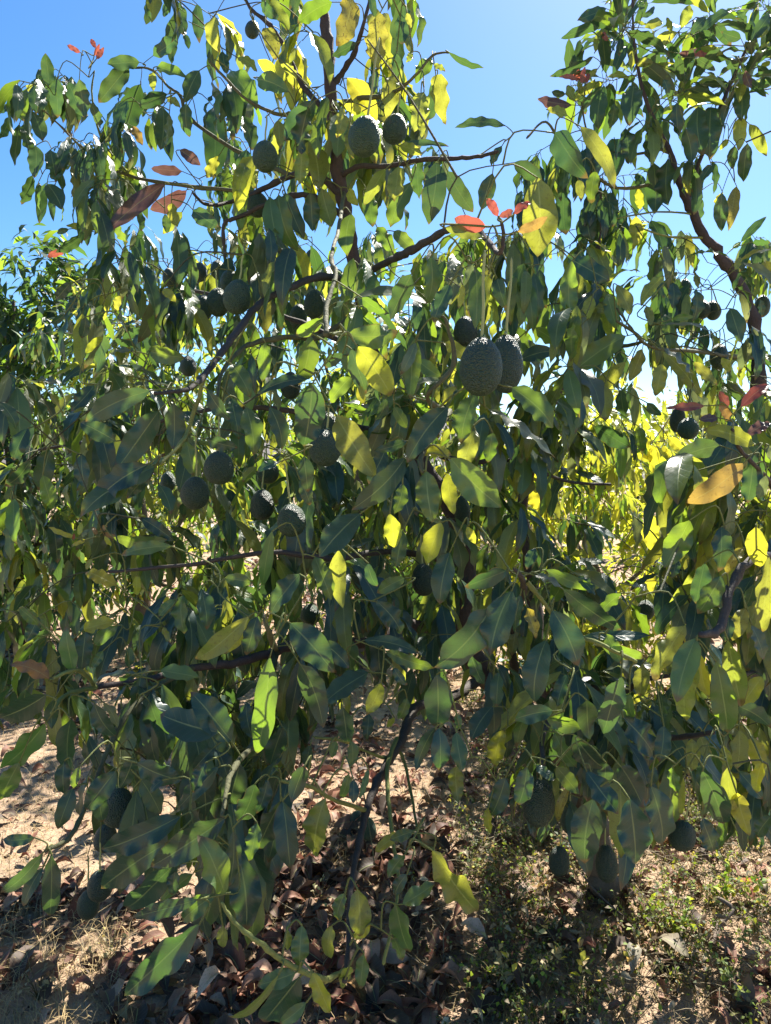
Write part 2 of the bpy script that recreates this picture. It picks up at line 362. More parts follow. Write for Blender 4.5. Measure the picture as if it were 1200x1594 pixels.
T2 = {
 'trunk': [(1400,1446,2.7,75),(1385,1390,2.7,62),(1330,1150,2.8,52),(1260,900,2.9,42),(1200,720,3.0,34)],
 'leader': [(1200,720,3.0,32),(1180,600,3.0,26),(1178,540,3.0,24),(1160,460,3.0,22),(1125,405,3.0,20),(1095,365,3,19),(1070,315,3,16),(1055,275,3,13),(1040,230,3,10),(1010,170,3,8),(990,90,3,6),(985,20,3,4),(985,-60,3,3)],
 'b': [(1070,315,3,8),(1100,220,3,8),(1140,120,3,7),(1165,70,3,5),(1195,20,3,3)],
 'c': [(1040,230,3,7),(980,240,3,6),(920,220,3,5),(905,160,3,4)],
 'd': [(1055,275,3,8),(960,290,2.9,6),(880,230,2.8,5),(850,190,2.7,4),(820,215,2.6,3)],
 'e': [(1080,333,3,5),(1025,330,2.9,4),(960,340,2.8,3)],
 'f': [(1097,370,3,6),(1040,368,2.9,5),(990,352,2.8,3)],
 'g': [(1178,557,3,8),(1130,552,2.8,7),(1080,548,2.5,6),(1015,540,2.3,5),(975,500,2.2,3),(960,480,2.2,3)],
 'h': [(1260,900,2.9,14),(1240,800,2.2,10),(1190,740,1.6,6),(1155,700,1.5,5),(1140,668,1.48,4)],
 'i': [(1260,900,2.9,14),(1230,870,2.0,11),(1170,870,1.4,9),(1140,915,1.3,10),(1110,970,1.25,9),(1090,988,1.2,6)],
 'l': [(1330,1150,2.8,14),(1280,1090,2.2,10),(1200,1050,1.8,8),(1160,1050,1.6,6),(1130,1080,1.5,4)],
 'u': [(1160,75,3,5),(1260,-60,3,8),(1300,-200,3,5)],
}
# ---------------------------------------------------------------- traced leaves: tile letter, then bx by tx ty width code [distance]
TILE = dict(A=(0,0,2.4),B=(400,0,2.0),C=(800,0,2.9),D=(0,400,1.8),E=(400,400,1.35),F=(800,400,2.2),G=(0,800,1.5),H=(400,800,1.4),I=(800,800,1.35),J=(0,1194,1.2),K=(400,1194,1.2),L=(800,1194,1.25))
HERO = {
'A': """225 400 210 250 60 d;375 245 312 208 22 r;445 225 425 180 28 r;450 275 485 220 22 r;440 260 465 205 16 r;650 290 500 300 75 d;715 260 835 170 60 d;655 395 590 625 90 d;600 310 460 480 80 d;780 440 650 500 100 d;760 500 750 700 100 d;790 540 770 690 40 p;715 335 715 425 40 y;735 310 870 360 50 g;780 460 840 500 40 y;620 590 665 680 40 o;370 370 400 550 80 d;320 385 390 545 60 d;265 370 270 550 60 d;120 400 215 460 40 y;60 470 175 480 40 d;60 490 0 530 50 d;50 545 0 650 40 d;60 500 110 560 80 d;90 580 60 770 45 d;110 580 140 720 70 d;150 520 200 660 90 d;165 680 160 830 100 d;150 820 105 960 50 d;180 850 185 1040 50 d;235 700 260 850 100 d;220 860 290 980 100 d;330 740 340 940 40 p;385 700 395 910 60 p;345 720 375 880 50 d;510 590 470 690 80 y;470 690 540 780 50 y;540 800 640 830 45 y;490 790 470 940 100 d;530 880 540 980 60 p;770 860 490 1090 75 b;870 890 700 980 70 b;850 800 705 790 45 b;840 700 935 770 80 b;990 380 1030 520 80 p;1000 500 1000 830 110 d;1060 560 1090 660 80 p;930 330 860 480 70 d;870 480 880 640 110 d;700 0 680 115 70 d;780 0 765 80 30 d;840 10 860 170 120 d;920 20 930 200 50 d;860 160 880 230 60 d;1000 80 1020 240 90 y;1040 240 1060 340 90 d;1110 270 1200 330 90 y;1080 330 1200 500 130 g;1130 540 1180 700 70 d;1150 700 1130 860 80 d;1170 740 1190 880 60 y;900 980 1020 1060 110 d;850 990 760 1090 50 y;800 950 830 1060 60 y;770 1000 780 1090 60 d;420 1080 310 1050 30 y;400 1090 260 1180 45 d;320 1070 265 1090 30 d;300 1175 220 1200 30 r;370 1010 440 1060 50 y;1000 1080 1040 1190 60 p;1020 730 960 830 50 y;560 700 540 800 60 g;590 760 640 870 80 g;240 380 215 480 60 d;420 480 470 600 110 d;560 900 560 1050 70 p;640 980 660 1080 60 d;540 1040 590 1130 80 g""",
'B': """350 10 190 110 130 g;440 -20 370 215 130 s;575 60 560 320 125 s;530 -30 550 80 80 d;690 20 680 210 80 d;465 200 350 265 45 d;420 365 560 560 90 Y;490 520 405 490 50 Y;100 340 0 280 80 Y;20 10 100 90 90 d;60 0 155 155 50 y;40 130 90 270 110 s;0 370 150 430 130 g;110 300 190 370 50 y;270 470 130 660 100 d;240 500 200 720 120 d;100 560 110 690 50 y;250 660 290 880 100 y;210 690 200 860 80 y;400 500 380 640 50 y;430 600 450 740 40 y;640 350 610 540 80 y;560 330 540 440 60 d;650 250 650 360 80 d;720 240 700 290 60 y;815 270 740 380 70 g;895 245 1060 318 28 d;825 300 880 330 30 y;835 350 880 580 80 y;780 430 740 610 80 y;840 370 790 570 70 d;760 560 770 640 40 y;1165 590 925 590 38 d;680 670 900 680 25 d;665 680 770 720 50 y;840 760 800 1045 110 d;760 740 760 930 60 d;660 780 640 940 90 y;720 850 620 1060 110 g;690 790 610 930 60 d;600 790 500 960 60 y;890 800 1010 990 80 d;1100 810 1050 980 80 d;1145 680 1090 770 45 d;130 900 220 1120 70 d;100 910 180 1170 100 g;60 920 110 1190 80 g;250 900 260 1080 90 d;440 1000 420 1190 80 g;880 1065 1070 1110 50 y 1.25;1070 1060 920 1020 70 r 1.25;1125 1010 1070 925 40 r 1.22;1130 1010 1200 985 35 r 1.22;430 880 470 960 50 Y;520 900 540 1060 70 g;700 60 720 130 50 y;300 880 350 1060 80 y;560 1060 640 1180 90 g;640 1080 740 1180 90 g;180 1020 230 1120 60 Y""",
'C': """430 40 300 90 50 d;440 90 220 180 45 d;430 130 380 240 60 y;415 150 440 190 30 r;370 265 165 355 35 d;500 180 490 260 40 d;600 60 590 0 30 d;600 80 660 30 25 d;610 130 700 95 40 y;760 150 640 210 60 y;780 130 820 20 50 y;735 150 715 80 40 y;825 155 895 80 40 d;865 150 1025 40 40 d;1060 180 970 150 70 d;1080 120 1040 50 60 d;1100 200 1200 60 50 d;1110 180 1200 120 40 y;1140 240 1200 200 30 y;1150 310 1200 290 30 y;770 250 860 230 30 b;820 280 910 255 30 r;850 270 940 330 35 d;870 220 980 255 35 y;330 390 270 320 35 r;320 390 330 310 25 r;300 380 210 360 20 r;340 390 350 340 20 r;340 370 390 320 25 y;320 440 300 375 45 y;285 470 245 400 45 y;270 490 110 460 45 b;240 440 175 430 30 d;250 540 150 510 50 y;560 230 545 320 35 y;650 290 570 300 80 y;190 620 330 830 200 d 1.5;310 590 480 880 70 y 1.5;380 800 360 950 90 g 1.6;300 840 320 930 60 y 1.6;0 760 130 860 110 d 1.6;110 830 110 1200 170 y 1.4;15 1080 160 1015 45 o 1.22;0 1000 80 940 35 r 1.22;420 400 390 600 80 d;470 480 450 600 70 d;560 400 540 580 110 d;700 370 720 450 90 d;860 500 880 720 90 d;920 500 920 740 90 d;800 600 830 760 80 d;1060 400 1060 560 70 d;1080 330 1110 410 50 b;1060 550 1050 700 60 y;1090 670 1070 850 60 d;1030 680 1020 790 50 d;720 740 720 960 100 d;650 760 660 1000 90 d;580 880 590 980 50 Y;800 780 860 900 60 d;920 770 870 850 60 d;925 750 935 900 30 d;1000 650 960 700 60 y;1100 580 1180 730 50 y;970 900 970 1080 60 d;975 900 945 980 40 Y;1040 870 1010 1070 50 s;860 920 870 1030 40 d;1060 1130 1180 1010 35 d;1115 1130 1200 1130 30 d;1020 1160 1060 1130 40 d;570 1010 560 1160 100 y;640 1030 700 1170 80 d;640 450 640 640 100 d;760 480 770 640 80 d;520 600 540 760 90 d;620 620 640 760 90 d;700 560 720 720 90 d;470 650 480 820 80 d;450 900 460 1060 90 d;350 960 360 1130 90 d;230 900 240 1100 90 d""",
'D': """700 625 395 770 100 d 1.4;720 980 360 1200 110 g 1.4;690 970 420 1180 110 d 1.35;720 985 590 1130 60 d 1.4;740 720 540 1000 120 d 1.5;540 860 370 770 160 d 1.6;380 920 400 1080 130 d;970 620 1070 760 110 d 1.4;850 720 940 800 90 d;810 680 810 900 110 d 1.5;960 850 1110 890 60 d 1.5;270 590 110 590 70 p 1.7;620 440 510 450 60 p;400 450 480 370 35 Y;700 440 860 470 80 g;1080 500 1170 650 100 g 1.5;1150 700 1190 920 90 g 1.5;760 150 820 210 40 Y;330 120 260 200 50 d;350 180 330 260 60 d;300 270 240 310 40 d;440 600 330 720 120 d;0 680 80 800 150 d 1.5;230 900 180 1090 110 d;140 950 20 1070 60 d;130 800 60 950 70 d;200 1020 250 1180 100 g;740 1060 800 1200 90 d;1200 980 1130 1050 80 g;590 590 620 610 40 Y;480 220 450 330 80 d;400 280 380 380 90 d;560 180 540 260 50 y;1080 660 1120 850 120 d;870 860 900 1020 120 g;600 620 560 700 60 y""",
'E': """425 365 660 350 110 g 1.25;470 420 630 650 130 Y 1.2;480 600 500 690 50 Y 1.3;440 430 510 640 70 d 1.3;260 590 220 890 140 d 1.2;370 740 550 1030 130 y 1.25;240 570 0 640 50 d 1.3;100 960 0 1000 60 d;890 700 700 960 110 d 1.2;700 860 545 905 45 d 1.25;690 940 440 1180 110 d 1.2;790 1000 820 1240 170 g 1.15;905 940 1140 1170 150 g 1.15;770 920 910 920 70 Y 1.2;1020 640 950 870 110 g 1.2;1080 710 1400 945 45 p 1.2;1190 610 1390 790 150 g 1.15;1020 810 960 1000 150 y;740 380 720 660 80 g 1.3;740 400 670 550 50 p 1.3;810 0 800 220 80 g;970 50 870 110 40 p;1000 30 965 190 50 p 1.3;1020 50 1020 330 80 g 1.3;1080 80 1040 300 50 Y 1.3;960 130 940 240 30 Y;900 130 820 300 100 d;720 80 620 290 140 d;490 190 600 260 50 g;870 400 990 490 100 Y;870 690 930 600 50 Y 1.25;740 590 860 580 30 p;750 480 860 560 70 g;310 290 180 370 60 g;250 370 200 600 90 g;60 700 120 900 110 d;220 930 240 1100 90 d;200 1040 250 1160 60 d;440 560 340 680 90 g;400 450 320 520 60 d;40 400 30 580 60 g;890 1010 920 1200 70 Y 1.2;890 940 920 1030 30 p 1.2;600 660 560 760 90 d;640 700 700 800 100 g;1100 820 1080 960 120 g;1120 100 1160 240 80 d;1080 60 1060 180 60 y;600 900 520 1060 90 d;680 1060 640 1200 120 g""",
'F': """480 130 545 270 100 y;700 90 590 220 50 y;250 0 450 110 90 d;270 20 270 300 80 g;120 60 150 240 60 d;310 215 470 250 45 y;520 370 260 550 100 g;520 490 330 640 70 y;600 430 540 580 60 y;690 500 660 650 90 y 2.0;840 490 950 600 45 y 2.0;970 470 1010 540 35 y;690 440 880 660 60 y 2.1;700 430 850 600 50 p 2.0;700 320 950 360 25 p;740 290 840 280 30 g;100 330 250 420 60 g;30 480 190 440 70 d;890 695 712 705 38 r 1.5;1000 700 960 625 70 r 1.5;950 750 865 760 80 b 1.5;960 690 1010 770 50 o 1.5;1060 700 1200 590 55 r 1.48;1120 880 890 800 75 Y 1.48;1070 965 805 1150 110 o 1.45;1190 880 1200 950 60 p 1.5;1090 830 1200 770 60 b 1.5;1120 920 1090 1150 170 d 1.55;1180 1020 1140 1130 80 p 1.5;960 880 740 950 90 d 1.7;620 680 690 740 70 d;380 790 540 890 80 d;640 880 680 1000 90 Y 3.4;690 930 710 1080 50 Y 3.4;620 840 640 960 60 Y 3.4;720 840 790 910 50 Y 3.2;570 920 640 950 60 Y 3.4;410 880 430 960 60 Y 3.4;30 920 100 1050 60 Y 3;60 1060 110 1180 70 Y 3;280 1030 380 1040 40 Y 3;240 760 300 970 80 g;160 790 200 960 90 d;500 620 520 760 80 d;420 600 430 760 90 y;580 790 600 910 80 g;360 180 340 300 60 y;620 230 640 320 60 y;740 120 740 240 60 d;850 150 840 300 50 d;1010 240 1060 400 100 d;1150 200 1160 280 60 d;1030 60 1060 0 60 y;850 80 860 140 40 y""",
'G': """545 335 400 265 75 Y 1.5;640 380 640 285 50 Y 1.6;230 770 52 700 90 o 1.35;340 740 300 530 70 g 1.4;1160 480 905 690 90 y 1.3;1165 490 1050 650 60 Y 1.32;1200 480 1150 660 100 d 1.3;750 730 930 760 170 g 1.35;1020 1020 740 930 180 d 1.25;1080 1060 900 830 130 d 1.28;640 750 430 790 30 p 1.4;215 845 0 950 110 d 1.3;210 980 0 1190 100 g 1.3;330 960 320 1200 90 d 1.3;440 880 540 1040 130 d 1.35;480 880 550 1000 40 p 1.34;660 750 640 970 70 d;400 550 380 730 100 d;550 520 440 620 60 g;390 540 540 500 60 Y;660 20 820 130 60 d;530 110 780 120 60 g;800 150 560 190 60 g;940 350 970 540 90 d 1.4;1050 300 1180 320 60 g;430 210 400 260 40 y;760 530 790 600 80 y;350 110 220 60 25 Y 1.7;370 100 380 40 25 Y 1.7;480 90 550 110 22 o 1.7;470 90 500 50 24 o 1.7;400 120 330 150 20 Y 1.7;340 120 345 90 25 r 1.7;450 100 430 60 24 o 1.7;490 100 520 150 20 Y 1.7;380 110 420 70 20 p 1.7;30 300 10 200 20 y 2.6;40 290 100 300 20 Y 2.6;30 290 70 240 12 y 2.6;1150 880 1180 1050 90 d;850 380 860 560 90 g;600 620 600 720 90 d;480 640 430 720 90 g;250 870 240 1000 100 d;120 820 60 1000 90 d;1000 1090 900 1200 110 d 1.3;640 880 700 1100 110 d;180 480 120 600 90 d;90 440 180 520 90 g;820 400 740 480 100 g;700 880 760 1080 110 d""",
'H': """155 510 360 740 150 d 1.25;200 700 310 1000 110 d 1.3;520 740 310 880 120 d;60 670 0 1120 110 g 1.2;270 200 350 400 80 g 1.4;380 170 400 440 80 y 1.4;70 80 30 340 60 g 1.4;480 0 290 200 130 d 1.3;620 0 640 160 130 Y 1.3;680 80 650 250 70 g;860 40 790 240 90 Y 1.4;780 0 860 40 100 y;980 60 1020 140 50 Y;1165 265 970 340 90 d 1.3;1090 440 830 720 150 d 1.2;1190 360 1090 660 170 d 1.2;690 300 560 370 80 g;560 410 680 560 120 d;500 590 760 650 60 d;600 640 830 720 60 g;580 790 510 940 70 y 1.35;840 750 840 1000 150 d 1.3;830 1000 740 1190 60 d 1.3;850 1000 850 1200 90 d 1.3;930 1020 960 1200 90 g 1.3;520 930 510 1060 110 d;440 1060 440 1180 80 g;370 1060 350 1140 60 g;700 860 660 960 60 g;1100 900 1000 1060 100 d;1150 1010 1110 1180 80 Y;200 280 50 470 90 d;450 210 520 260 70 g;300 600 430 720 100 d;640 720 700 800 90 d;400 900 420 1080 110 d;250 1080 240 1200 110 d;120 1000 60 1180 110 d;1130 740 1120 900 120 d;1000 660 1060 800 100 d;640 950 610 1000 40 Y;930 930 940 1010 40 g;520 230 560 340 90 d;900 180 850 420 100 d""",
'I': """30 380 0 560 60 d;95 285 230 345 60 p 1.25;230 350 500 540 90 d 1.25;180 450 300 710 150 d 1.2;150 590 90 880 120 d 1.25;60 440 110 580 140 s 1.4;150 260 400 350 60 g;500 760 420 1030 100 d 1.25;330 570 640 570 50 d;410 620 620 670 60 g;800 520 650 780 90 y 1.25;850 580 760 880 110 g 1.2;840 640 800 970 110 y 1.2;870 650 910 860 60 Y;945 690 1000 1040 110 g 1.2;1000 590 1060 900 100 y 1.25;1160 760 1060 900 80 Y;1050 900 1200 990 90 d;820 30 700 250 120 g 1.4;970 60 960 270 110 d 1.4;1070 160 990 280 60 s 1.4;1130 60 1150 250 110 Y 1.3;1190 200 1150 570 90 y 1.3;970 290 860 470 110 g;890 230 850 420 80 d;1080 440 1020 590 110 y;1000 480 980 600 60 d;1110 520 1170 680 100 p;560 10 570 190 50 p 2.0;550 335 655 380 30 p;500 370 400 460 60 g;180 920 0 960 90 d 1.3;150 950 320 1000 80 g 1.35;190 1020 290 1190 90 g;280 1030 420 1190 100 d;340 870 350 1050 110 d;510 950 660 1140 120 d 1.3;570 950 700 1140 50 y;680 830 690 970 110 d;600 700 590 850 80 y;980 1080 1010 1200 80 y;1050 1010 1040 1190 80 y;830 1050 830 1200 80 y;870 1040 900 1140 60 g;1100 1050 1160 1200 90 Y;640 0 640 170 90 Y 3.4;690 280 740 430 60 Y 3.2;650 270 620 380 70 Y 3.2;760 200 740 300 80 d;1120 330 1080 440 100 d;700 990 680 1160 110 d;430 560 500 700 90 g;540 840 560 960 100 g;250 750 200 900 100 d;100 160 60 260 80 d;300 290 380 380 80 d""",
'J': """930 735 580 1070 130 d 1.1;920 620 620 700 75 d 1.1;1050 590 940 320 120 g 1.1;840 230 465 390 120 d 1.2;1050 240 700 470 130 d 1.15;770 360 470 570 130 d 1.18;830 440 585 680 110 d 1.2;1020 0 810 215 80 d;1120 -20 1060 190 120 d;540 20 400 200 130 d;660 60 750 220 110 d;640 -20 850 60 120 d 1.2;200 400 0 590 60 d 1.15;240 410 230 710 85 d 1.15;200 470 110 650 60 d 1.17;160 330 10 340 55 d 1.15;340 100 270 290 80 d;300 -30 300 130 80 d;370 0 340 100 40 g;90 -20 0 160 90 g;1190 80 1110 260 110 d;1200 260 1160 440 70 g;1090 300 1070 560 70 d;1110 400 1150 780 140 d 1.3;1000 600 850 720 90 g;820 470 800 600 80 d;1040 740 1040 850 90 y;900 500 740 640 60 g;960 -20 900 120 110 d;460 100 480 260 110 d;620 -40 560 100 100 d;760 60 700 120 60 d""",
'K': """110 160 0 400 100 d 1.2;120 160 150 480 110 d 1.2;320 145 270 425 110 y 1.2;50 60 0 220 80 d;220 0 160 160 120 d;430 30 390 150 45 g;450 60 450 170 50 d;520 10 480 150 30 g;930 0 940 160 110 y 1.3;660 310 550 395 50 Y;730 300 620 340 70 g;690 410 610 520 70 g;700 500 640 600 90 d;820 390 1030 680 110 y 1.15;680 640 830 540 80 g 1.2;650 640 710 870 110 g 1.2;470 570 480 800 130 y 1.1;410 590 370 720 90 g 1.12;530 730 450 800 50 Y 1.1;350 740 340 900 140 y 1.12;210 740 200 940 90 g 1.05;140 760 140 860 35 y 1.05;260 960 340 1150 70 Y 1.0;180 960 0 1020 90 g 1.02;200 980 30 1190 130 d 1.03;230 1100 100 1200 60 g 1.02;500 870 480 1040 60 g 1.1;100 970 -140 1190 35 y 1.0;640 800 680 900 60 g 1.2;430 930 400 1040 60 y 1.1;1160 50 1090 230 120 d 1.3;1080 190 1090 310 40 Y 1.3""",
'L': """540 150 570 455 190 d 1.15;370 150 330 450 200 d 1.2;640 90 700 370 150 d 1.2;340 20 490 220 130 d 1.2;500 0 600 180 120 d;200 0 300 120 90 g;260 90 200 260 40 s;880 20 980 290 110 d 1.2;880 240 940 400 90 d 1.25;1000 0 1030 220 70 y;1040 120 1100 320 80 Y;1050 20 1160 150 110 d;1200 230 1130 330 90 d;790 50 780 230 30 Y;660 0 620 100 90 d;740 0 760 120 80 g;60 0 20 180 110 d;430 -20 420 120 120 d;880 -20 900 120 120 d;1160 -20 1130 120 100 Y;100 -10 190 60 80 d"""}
# sky / ground openings that stay free of leaves of the near trees
CLEAR = [
 [(0,0),(215,0),(225,40),(262,40),(268,58),(238,72),(236,85),(210,78),(165,92),(165,105),(140,52),(98,65),(105,78),(130,85),(140,108),(118,118),(82,125),(72,80),(58,90),(60,125),(22,135),(0,160)],
 [(0,222),(15,250),(30,265),(33,322),(62,350),(100,356),(135,365),(85,392),(60,400),(45,430),(0,460)],
 [(0,400),(90,405),(95,440),(60,450),(0,450)],[(80,470),(100,470),(113,500),(110,540),(85,537)],
 [(198,180),(228,185),(235,240),(215,245),(200,225)],[(258,150),(282,160),(282,220),(262,225)],[(288,60),(322,62),(330,85),(300,105),(262,95)],[(200,200),(250,260),(240,262),(205,240)],
 [(650,-5),(870,-5),(905,30),(872,60),(860,120),(840,125),(830,165),(800,180),(790,195),(782,230),(740,233),(690,238),(692,215),(705,190),(702,150),(690,130),(668,110),(652,60),(645,30)],
 [(455,72),(495,48),(500,120),(470,122)],[(515,75),(545,85),(548,112),(520,118)],
 [(690,250),(770,245),(772,300),(755,312),(705,300)],[(640,340),(690,290),(702,305),(702,325),(690,350),(642,365)],
 [(1085,290),(1105,240),(1150,205),(1205,150),(1205,385),(1180,390),(1150,372),(1100,350)],[(1038,292),(1060,300),(1085,345),(1030,345)],
 [(845,405),(868,405),(868,450),(862,492),(840,480)],[(985,455),(1010,450),(1015,500),(1000,560),(985,530)],[(995,612),(1045,615),(1050,660),(1025,665),(990,640)],
 [(1090,425),(1120,430),(1150,470),(1172,540),(1115,545),(1140,500),(1100,470)],
 [(478,545),(500,545),(540,570),(545,600),(510,632),(480,590)],
 [(870,0),(935,0),(900,12)],[(1000,10),(1075,8),(1060,45),(1010,40)],[(1085,0),(1150,0),(1140,20),(1100,30)],
 # ground seen between and under the branches
 [(485,1135),(560,1140),(590,1120),(560,1230),(480,1230)],[(635,1125),(690,1130),(690,1190),(610,1230),(600,1200)],[(700,1095),(770,1105),(750,1240),(690,1230)],
 [(0,1150),(60,1120),(95,1200),(90,1290),(20,1310),(0,1300)],[(110,1150),(130,1150),(130,1260),(80,1330),(70,1280)],
 [(0,1390),(130,1420),(200,1450),(200,1600),(0,1600)],[(240,1220),(262,1225),(290,1300),(200,1300)],
 [(430,1390),(1205,1390),(1205,1600),(430,1600)],[(440,1230),(760,1250),(830,1330),(800,1400),(440,1400)],[(200,1480),(440,1500),(440,1600),(200,1600)],
 [(985,1330),(1205,1330),(1205,1400),(980,1400)],[(1040,1200),(1060,1195),(1065,1260),(1045,1260)],
]
def inpoly(x, y, P):
    r = False; j = len(P) - 1
    for i in range(len(P)):
        xi, yi = P[i]; xj, yj = P[j]
        if (yi > y) != (yj > y) and x < (xj - xi) * (y - yi) / (yj - yi) + xi: r = not r
        j = i
    return r
def blocked(p, dep=True):
    x, y = proj(p)
    for fx, fy, fw, fh, fd in FRUITS:
        if p[1] < fd + .03 and abs(x - fx) < fw * .62 and abs(y - fy) < fh * .62: return True
    return any(inpoly(x, y, P) for P in CLEAR)
FRUITS = []

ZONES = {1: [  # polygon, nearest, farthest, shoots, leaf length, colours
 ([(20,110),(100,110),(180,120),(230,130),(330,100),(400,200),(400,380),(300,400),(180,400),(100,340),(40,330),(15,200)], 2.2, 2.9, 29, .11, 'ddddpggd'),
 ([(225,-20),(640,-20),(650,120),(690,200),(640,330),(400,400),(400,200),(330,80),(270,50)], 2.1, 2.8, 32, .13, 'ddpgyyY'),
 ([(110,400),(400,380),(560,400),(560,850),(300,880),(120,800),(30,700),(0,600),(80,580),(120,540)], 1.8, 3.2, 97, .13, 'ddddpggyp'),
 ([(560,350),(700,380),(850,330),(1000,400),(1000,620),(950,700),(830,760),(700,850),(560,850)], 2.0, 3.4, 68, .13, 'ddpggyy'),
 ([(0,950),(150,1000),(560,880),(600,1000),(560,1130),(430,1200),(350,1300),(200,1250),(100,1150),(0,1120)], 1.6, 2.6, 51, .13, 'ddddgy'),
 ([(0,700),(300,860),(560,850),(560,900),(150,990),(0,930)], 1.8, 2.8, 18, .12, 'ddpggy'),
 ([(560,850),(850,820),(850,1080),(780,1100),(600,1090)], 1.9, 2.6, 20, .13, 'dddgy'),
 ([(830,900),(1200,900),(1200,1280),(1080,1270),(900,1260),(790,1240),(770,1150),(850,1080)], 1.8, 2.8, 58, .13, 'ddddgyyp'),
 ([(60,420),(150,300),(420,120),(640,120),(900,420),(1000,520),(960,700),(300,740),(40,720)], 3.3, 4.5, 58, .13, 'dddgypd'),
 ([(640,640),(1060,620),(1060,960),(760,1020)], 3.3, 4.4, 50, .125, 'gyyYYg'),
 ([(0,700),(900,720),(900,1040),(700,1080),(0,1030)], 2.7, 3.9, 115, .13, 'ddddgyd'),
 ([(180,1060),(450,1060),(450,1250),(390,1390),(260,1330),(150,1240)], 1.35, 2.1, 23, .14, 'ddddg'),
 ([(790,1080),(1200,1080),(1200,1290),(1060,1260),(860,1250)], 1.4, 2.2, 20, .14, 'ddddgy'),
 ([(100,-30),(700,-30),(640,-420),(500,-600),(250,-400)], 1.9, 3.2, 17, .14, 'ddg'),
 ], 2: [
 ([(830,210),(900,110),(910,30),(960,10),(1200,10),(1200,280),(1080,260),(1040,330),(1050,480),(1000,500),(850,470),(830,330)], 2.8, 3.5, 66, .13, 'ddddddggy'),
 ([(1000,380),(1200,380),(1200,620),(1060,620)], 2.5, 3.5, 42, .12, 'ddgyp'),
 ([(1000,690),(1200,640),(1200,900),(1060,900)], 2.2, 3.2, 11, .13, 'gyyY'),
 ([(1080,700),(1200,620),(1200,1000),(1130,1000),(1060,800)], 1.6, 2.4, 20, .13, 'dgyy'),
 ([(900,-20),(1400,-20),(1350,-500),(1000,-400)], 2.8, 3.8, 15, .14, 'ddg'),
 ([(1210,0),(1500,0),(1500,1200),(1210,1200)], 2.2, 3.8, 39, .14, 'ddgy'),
 ]}

def rand_in(P):
    xs = [p[0] for p in P]; ys = [p[1] for p in P]
    while True:
        x = random.uniform(min(xs), max(xs)); y = random.uniform(min(ys), max(ys))
        if inpoly(x, y, P): return x, y

